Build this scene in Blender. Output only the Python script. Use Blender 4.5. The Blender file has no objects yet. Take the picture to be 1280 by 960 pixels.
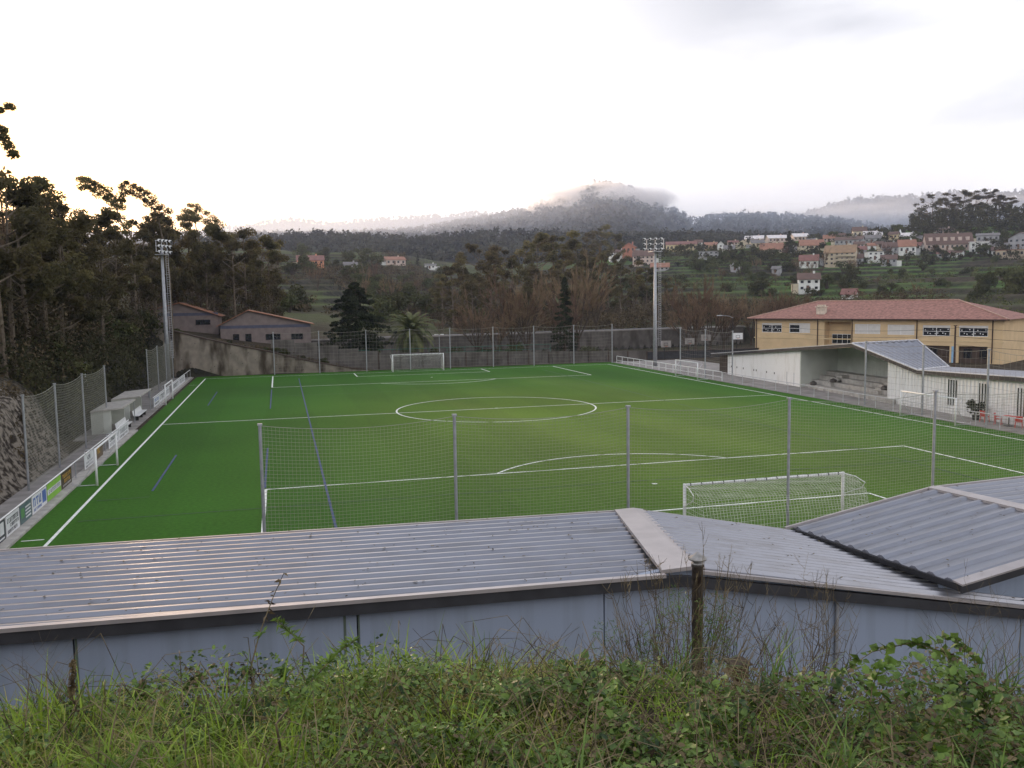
import bpy, math, random
import numpy as np
from mathutils import Matrix, Vector
# ---------------------------------------------------------------- camera, light, exposure
SC=bpy.context.scene
COL=SC.collection
cam_d=bpy.data.cameras.new('camera');cam=bpy.data.objects.new('camera',cam_d);COL.objects.link(cam);SC.camera=cam
CF,CP,CY,CR=1088.4,-0.0962,-0.2606,0.0156
def _rot(p,y,r):
    cp,sp,cy,sy,cr,sr=math.cos(p),math.sin(p),math.cos(y),math.sin(y),math.cos(r),math.sin(r)
    return np.array([[cy,-sy,0],[sy,cy,0],[0,0,1]])@np.array([[1,0,0],[0,cp,-sp],[0,sp,cp]])@np.array([[cr,0,sr],[0,1,0],[-sr,0,cr]])
_R=_rot(CP,CY,CR)
_m=np.eye(4);_m[:3,0]=_R[:,0];_m[:3,1]=_R[:,2];_m[:3,2]=-_R[:,1];_m[:3,3]=[-19.15,-77.53,9.94]
cam.matrix_world=Matrix(_m.tolist())
cam_d.sensor_width=36;cam_d.lens=CF/1280*36;cam_d.clip_start=.1;cam_d.clip_end=12000
SUN_EL=5.6;SUN_AZ=math.degrees(-CY)+math.degrees(math.atan2(150-640,CF))*1.0   # clockwise from +y
SUN_AZ=math.degrees(-CY)+math.degrees(math.atan((150-640)/CF))
w=bpy.data.worlds.new('World');SC.world=w;w.use_nodes=True
nt=w.node_tree;N=nt.nodes;L=nt.links
bg=N['Background'];sky=N.new('ShaderNodeTexSky');sky.sky_type='NISHITA';sky.sun_disc=False
sky.sun_elevation=math.radians(SUN_EL);sky.sun_rotation=math.radians(SUN_AZ);sky.dust_density=3;sky.air_density=1
bg.inputs[1].default_value=.1
tc=N.new('ShaderNodeTexCoord')
# thin bright cloud veil over the whole sky, in the same Background as the sky texture
cl=N.new('ShaderNodeTexNoise');cl.inputs['Scale'].default_value=2.2;cl.inputs['Detail'].default_value=5
mp=N.new('ShaderNodeMapping');mp.inputs['Scale'].default_value=(1,1,3.2);L.new(tc.outputs['Generated'],mp.inputs[0]);L.new(mp.outputs[0],cl.inputs['Vector'])
dt=N.new('ShaderNodeVectorMath');dt.operation='DOT_PRODUCT';L.new(tc.outputs['Generated'],dt.inputs[0]);dt.inputs[1].default_value=Vector((.60,.62,.50)).normalized()
mr=N.new('ShaderNodeMapRange');L.new(dt.outputs['Value'],mr.inputs[0]);mr.inputs[1].default_value=.80;mr.inputs[2].default_value=1.0;mr.interpolation_type='SMOOTHSTEP'
mu=N.new('ShaderNodeMath');mu.operation='MULTIPLY';L.new(mr.outputs[0],mu.inputs[0])
m2=N.new('ShaderNodeMapRange');L.new(cl.outputs[0],m2.inputs[0]);m2.inputs[1].default_value=.25;m2.inputs[2].default_value=.5;m2.inputs[3].default_value=.45;L.new(m2.outputs[0],mu.inputs[1])
veil=N.new('ShaderNodeMixRGB');L.new(mu.outputs[0],veil.inputs[0]);veil.inputs[1].default_value=(14.6,14.3,14.5,1);veil.inputs[2].default_value=(4.0,4.2,4.9,1)
# warm brightening of the veil round the low sun
ds=N.new('ShaderNodeVectorMath');ds.operation='DOT_PRODUCT';L.new(tc.outputs['Generated'],ds.inputs[0])
_se,_sa=math.radians(SUN_EL),math.radians(SUN_AZ);SUND=Vector((math.cos(_se)*math.sin(_sa),math.cos(_se)*math.cos(_sa),math.sin(_se)))
ds.inputs[1].default_value=SUND
ms=N.new('ShaderNodeMapRange');L.new(ds.outputs['Value'],ms.inputs[0]);ms.inputs[1].default_value=.945;ms.inputs[2].default_value=.998;ms.interpolation_type='SMOOTHERSTEP'
warm=N.new('ShaderNodeMixRGB');L.new(ms.outputs[0],warm.inputs[0]);L.new(veil.outputs[0],warm.inputs[1]);warm.inputs[2].default_value=(30,17.5,8.0,1)
# the veil thins and turns bluer towards the zenith
sz=N.new('ShaderNodeSeparateXYZ');L.new(tc.outputs['Generated'],sz.inputs[0]);mz=N.new('ShaderNodeMapRange');mz.inputs[1].default_value=.40;mz.inputs[2].default_value=.85;mz.interpolation_type='SMOOTHSTEP';L.new(sz.outputs['Z'],mz.inputs[0])
zen=N.new('ShaderNodeMixRGB');L.new(mz.outputs[0],zen.inputs[0]);L.new(warm.outputs[0],zen.inputs[1]);zen.inputs[2].default_value=(5.6,6.0,7.0,1)
mx=N.new('ShaderNodeMixRGB');mx.inputs[0].default_value=.8;L.new(sky.outputs[0],mx.inputs[1]);L.new(zen.outputs[0],mx.inputs[2]);L.new(mx.outputs[0],bg.inputs[0])
sd=bpy.data.lights.new('sun','SUN');sun=bpy.data.objects.new('sun',sd);COL.objects.link(sun)
sd.energy=4.8;sd.angle=math.radians(2);sd.color=(1,.72,.48);sun.rotation_euler=SUND.to_track_quat('Z','Y').to_euler();sun.location=(0,0,80)
vs=SC.view_settings;vs.view_transform='Standard';vs.look='None';vs.gamma=1;vs.use_curve_mapping=False;vs.exposure=0.52
SC.render.engine='CYCLES';SC.cycles.volume_bounces=8;SC.cycles.max_bounces=8
random.seed(11);RG=np.random.default_rng(11)
# ---- terrain height function
CAM=np.array([-19.15,-77.53,9.94]); YAW=-0.2606
def _h2(ix,iy):
    v=np.sin(ix*127.1+iy*311.7)*43758.5453
    return v-np.floor(v)
def vnoise(x,y):
    x=np.asarray(x,float);y=np.asarray(y,float)
    ix=np.floor(x);iy=np.floor(y);fx=x-ix;fy=y-iy
    fx=fx*fx*(3-2*fx);fy=fy*fy*(3-2*fy)
    return (_h2(ix,iy)*(1-fx)+_h2(ix+1,iy)*fx)*(1-fy)+(_h2(ix,iy+1)*(1-fx)+_h2(ix+1,iy+1)*fx)*fy
def fbm(x,y,o=4):
    s=0;a=.5
    for i in range(o): s=s+a*(vnoise(x*2**i+i*17.3,y*2**i-i*9.1)-.5);a*=.5
    return s
def sst(a,b,x):
    t=np.clip((x-a)/(b-a),0,1);return t*t*(3-2*t)
COLS=np.array([-900,-200,0,200,330,400,480,600,760,860,1000,1140,1280,1480,2400.])
RNG=np.array([100,150,220,300,400,500,560,620,720,850,1100.])
Z=np.array([
[0,0,0,0,0,0,0,0,0,0,0,0,0,0,0],
[10,9,8,6,5,4,2,1,1,1,0,0,0,0,0],
[22,20,18,14,10,9,7,4,4,5,4,5,6,6,6],
[30,28,26,22,17,16,13,8,8,10,9,10,11,12,12],
[38,36,34,30,27,26,21,14,16,19,16,17,18,20,20],
[46,44,42,38,37,35,32,24,28,31,32,29,28,30,30],
[50,48,46,43,43,41,41,30,34,38,42,41,40,40,40],
[54,52,50,47,47,44,42,34,37,42,47,51,50,48,48],
[52,50,50,48,46,42,38,36,38,42,46,58,58,50,50],
[45,45,45,45,44,42,40,38,40,42,44,48,50,46,46],
[40,40,40,40,40,40,40,40,40,40,40,40,40,40,40.]])
def polar(x,y):
    dx=x-CAM[0];dy=y-CAM[1];r=np.hypot(dx,dy)
    a=np.arctan2(dx,dy)+YAW   # clockwise from +y, minus heading
    a=(a+math.pi)%(2*math.pi)-math.pi
    return r,640+1088*np.tan(np.clip(a,-1.0,1.0))
def far(x,y):
    r,px=polar(x,y)
    rr=np.clip(r,RNG[0],RNG[-1]);pp=np.clip(px,COLS[0],COLS[-1])
    i=np.clip(np.searchsorted(RNG,rr,side='right')-1,0,len(RNG)-2);j=np.clip(np.searchsorted(COLS,pp,side='right')-1,0,len(COLS)-2)
    u=(rr-RNG[i])/(RNG[i+1]-RNG[i]);v=(pp-COLS[j])/(COLS[j+1]-COLS[j]);v=v*v*(3-2*v)
    z=(Z[i,j]*(1-u)+Z[i+1,j]*u)*(1-v)+(Z[i,j+1]*(1-u)+Z[i+1,j+1]*u)*v
    z=z+5*fbm(x/90,y/90,3)*sst(200,400,r)
    # terraces (stone walled steps) on slopes right and left
    st=2.3; q=(z+1.2*fbm(x/60,y/60,2))/st; f=q-np.floor(q); zt=(np.floor(q)+sst(.76,.97,f))*st
    w=.85*sst(190,240,r)*(1-sst(560,640,r))
    return z*(1-w)+zt*w
def near(x,y):
    s=-34.2-x+1.25*(1-sst(-14,-7,y))
    rock=3.6*sst(0,2.6,s+.9*fbm(x/3,y/3,3)+.55*fbm(x/.9,y/.9,3))+.45*fbm(x/.7,y/.7,3)*sst(.2,1.5,s)*(1-sst(-12,-6,y))+.9*fbm(x/2.2,y/2.2,4)*sst(0,1.5,s)*(1-sst(6,12,s))
    hill=rock+.60*np.clip(s-1.5,0,24)+.15*np.clip(s-25,0,60)+1.5*fbm(x/9,y/9,3)*sst(3,9,s)
    left=np.where(s>0,hill,0)
    # behind the retaining wall
    b=np.clip(-9-x,0,25.2)*.27+np.clip(s,0,40)*.42+np.clip(y-51,0,60)*.07*sst(-5,-20,x)*1.0+.5*fbm(x/5,y/5,3)*sst(-9,-14,x)
    k=sst(50.0,50.8,y)
    z=np.where(x<np.where(y<0,-32.9,-34.2),left*(1-sst(44,51,y))+b*sst(44,51,y),b*k)
    # bank under the camera
    bk=np.interp(y+.30*np.clip(x+17.6,0,2.2)*(1-sst(-66,-61,y)),[-90,-77.5,-74,-73.35,-72.6,-68,-63.5,-60.5,-59.6],[9.2,8.32,8.04,7.9,7.3,3.9,.5,0.1,-.06])
    bk=bk+(.19*sst(-17.2,-19.6,x)+.04*sst(-16.6,-18.4,x)-.09*sst(-17.4,-16.4,x))*sst(-77,-75,y)*(1-sst(-72.6,-66,y))
    bk=bk-1.5*sst(-17.8,-15.5,x)*sst(-73.1,-71.5,y)*(1-sst(-64,-61,y))
    bk=bk+.25*fbm(x/1.5,y/1.5,3)*sst(-59,-62,y)
    z=np.where(y<-59.6,np.maximum(z,bk),z)
    return z
def ground(x,y):
    x=np.asarray(x,float);y=np.asarray(y,float)
    r,px=polar(x,y)
    w=sst(105,165,r)
    z=near(x,y)*(1-w)+far(x,y)*w
    d=y-(73.6+(x+3)*.153)
    L=sst(-16,-6,x)*(1-sst(74,84,x))
    zz=np.where(d<.9,3.6*sst(.15,.9,d),np.where(d<10,3.6,3.6+(z-3.6)*sst(10,22,d)))
    z=z*(1-L)+zz*L
    xe=1.25*(1-sst(-14,-7,y));ins=sst(-34.6+xe,-34.0+xe,x)*(1-sst(56,62,x))*(1-sst(50.0,50.6,y))*sst(-61,-59.6,y)
    z=z*(1-ins)
    z=z-3.4*sst(-16,-5,x)*(1-sst(40,60,x))*sst(-72.5,-66,y)*(1-sst(-57.6,-57.2,y))
    return z-.06
HOUSES=[('wgable',248.3,416.8,38.1,4.0,4.0,2.0),('orange_small',256.2,444.8,40.7,7.9,3.1,1.6),('cream_gable',265.8,420.8,40.3,7.6,2.5,2.5),('halla',281.5,433.6,44.2,11.4,2.6,2.1),('hallb',285.0,413.4,43.3,11.6,2.5,2.0),('hallc',312.3,429.8,45.5,9.9,2.6,2.1),('cream2',268.5,408.7,40.1,7.9,2.5,2.0),('orange_long',249.5,360.7,33.5,12.1,2.2,3.6),('orange_roof2',274.6,360.6,36.2,12.7,1.8,3.2),('brown_two',236.8,305.9,24.3,8.8,2.8,2.8),('tan_big',251.3,300.7,24.4,14.3,6.3,3.6),('white_slope',162.7,194.9,11.4,7.1,4.3,2.0),('red_hut',152.4,157.6,9.0,4.0,1.2,1.5),('grey_hut',205.8,284.8,20.6,3.7,1.9,1.1),('grey_small',195.4,304.9,22.5,4.3,2.7,1.6),('skyline_dark',343.8,411.5,46.4,8.2,4.1,2.6),('grey_long',303.6,365.9,38.8,14.9,2.8,1.9),('grey_long2',322.5,370.6,40.1,9.0,2.8,1.9),('white_mid',276.9,309.2,27.4,7.8,4.1,1.2),('white_orange',307.7,323.1,31.4,8.6,3.9,3.4),('pale_hall',338.1,358.3,41.1,7.9,2.3,1.9),('big_tile',330.2,319.0,32.9,23.3,3.4,5.6),('upper_block',369.4,365.8,45.1,8.6,2.4,1.4),('white_low',322.8,324.1,33.2,6.1,2.6,1.3),('white_tall',336.9,304.2,30.3,8.8,5.9,1.3),('grey_flat',363.1,326.2,37.7,11.1,3.6,1.3),('salmon',361.8,300.9,33.0,11.4,5.1,3.0),('tan_flat',336.5,279.6,27.4,15.9,3.2,1.2),('white_hall',340.4,394.1,44.6,10.5,2.0,2.5),('yellow',339.8,373.6,42.7,5.3,2.9,1.4),('brown_mid',300.6,327.5,32.1,7.8,3.0,2.6),('brown_mid2',271.9,291.5,24.7,7.1,2.4,2.0),('brick_red',195.6,436.4,38.3,8.0,3.5,2.5),('white_dark',191.3,445.7,36.3,10.2,2.5,2.0),('pinkish',185.8,391.7,29.8,12.0,4.2,3.2),('red_roof',173.7,343.4,24.0,9.2,1.7,2.1),('yellow_long',241.0,457.0,40.4,19.7,4.2,2.1),('grey_block',217.8,375.2,32.1,10.9,3.2,0.9),('lit_orange',-3.5,345.2,27.5,12.0,2.3,2.3),('grey_left',16.4,362.5,26.5,6.3,2.0,1.2),('pink_left',45.5,420.8,30.8,11.3,2.7,1.8),('white_left',68.7,434.5,29.0,6.6,1.9,0.9),('v1',286.8,332.4,31.5,4.3,2.6,1.7),('v2',285.6,343.8,32.6,7.1,2.7,1.8),('v3',318.3,327.9,33.8,5.2,2.2,1.7),('v4',256.4,353.4,32.7,6.7,2.2,1.8),('v5',309.8,394.1,42.6,6.9,2.0,2.0),('v6',337.4,292.7,28.5,4.9,2.9,1.6),('v7',243.5,397.7,36.1,6.2,2.4,1.9),('v8',258.5,299.2,25.1,7.1,2.8,2.0),('n1',316.8,392.8,43.5,4.9,2.5,1.5),('n2',305.1,348.6,35.0,4.5,2.3,1.4),('n3',309.6,347.7,36.3,4.5,1.8,1.4),('n4',300.4,352.8,36.6,5.4,1.8,1.4),('n5',340.2,353.9,39.9,4.6,1.9,1.4),('n6',320.6,301.5,29.0,6.2,1.7,1.2),('n7',321.4,356.3,38.2,3.2,2.3,0.9),('n8',350.2,308.8,32.7,5.1,2.1,1.3),('n9',263.4,429.0,42.9,6.1,1.5,1.0),('n10',299.7,397.3,42.3,4.9,1.5,1.0),('n11',262.1,473.9,45.7,5.5,1.7,1.7),('n12',314.7,304.1,28.3,5.8,2.1,1.2)]
TREES=[('E',16.2,114.2,3.4,12.6),('E',20.5,123.6,3.3,15.6),('E',25.3,132.8,3.0,19.0),('E',30.2,138.9,2.8,21.5),('E',36.2,150.9,4.4,19.9),('E',37.7,143.3,3.8,20.4),('E',37.1,130.0,2.9,18.5),('E',47.8,158.2,4.4,22.1),('E',49.4,150.4,4.4,23.5),('E',55.6,156.8,4.4,24.8),('E',60.2,159.5,4.5,24.8),('E',60.7,148.8,4.4,23.2),('E',63.0,143.7,4.4,19.5),('E',68.0,146.1,4.4,17.4),('E',68.0,137.5,4.4,14.9),('E',78.3,152.7,4.5,15.9),('E',79.5,146.7,4.5,14.7),('E',21.8,108.0,2.5,13.6),('E',27.1,111.9,2.7,12.7),('E',39.1,119.0,2.9,15.3),('E',46.4,122.0,2.9,16.3),('E',54.4,124.5,2.9,14.5),('E',81.8,140.2,4.5,11.2),('E',83.4,133.9,4.6,9.5),('E',117.7,298.3,15.8,25.6),('E',127.0,305.5,16.0,28.2),('E',130.7,298.7,16.0,24.8),('E',398.4,420.7,51.9,11.7),('E',403.3,416.5,52.0,23.3),('E',403.8,409.4,51.7,12.9),('E',418.4,416.6,52.4,24.7),('E',423.3,412.2,52.3,26.9),('E',432.3,410.8,52.5,26.8),('E',434.3,402.0,52.2,24.9),('E',439.0,397.5,52.4,22.2),('E',440.1,389.5,52.2,18.9),('E',441.7,380.8,52.0,15.1),('E',446.9,375.6,52.1,15.5),('E',412.9,394.7,51.6,15.2),('E',418.9,389.1,51.6,13.1),('E',424.1,384.1,51.4,10.8),('E',427.6,373.7,51.0,8.3),('E',403.7,402.9,51.5,12.4),('E',407.5,396.8,51.5,11.9),('B',14.3,70.7,-0.3,10.7),('B',19.7,67.3,-0.3,12.2),('B',21.9,65.7,-0.3,13.3),('B',16.3,64.1,-0.3,8.9),('B',35.4,78.2,-0.3,15.5),('B',41.1,83.6,3.3,9.9),('B',15.4,91.0,2.9,4.6),('B',9.1,96.2,2.9,4.6),('B',57.7,74.1,-0.3,13.1),('B',57.8,68.4,-0.3,12.1),('B',52.0,65.8,-0.3,8.3),('B',63.3,73.4,-0.3,9.6),('B',83.0,82.7,2.0,9.2),('B',81.8,85.8,1.9,8.3),('B',88.5,86.2,2.4,7.1),('B',11.2,89.7,3.0,3.6),('B',30.7,74.5,-0.3,10.5),('B',74.3,82.1,-0.3,9.9),('S',28.0,63.8,-0.3,14.1),('S',61.6,436.2,29.9,9.0),('X',-7.3,61.0,-0.2,13.4),('P',1.3,61.0,-0.3,10.4),('E',-38.4,-5.0,5.0,15.5),('E',-37.7,-10.0,5.0,15.8),('E',-38.6,0.1,5.0,15.2),('E',-38.2,4.3,4.9,15.3),('E',-37.9,8.4,4.9,15.2),('E',-37.9,12.5,4.7,15.0),('E',-40.2,32.5,5.9,16.1),('E',-38.7,32.8,5.0,16.0),('E',-38.3,20.6,4.9,14.8),('E',-39.8,60.9,6.5,17.1),('E',-38.2,63.2,6.2,17.2),('E',-36.9,71.4,6.3,18.5),('E',-39.8,48.8,6.6,15.0),('E',-37.4,67.3,6.2,17.7),('E',-32.8,76.9,6.1,18.7),('E',-29.7,80.1,5.9,18.4),('E',-34.8,71.7,6.0,16.7),('E',-31.9,82.0,6.4,17.6),('E',-27.8,87.2,6.2,17.1),('E',-24.4,80.4,5.4,17.8),('E',-22.0,84.4,5.6,17.3),('E',-20.6,90.5,6.0,16.2),('E',-26.0,74.3,5.2,15.3),('E',-30.3,74.1,5.7,14.8),('E',-35.2,86.7,7.2,14.1),('E',-36.1,71.5,6.2,15.3),('E',-38.3,57.1,6.3,14.6),('E',-36.8,20.9,4.1,13.8),('E',-46.9,35.7,9.2,12.5),('B',-47.0,29.2,9.5,12.8),('E',-56.5,60.7,9.6,12.7),('E',-59.9,69.6,9.3,8.0),('E',-44.7,8.4,8.7,9.4),('E',-51.5,66.8,8.4,9.7),('E',-44.6,64.7,7.2,10.8),('B',-55.1,52.5,10.3,9.2),('B',-55.5,29.7,14.4,11.0),('E',-53.3,23.5,13.5,11.8),('B',-45.6,18.3,9.5,9.1),('E',-48.3,55.2,8.7,10.3),('E',-53.2,42.5,11.4,11.0),('E',-61.1,46.3,12.9,7.8),('E',-67.0,68.6,9.8,10.1),('E',-52.8,33.9,12.6,7.6),('E',-47.1,42.9,8.5,7.7),('E',-61.7,56.7,10.7,12.5),('E',-63.1,65.4,9.7,7.6),('E',-50.4,47.0,9.9,12.5),('E',-49.1,11.3,11.4,11.0),('E',-50.6,59.1,8.8,11.8),('E',-57.3,37.4,14.1,10.7),('E',-46.6,3.8,9.8,11.5),('E',-69.6,64.2,10.4,7.8),('B',-51.3,15.8,12.5,11.7),('E',-44.7,24.2,8.4,10.5),('E',-51.2,38.4,11.2,8.3),('B',-66.1,60.3,10.6,11.1),('E',-64.6,52.7,11.8,8.1),('B',-47.1,68.9,7.6,8.6),('E',-44.9,-1.4,8.9,8.8),('E',-44.3,52.1,8.0,11.6),('E',-48.7,21.3,11.1,7.0),('B',-44.1,58.2,7.5,7.6),('E',-44.0,-7.0,8.3,8.6)]
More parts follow.
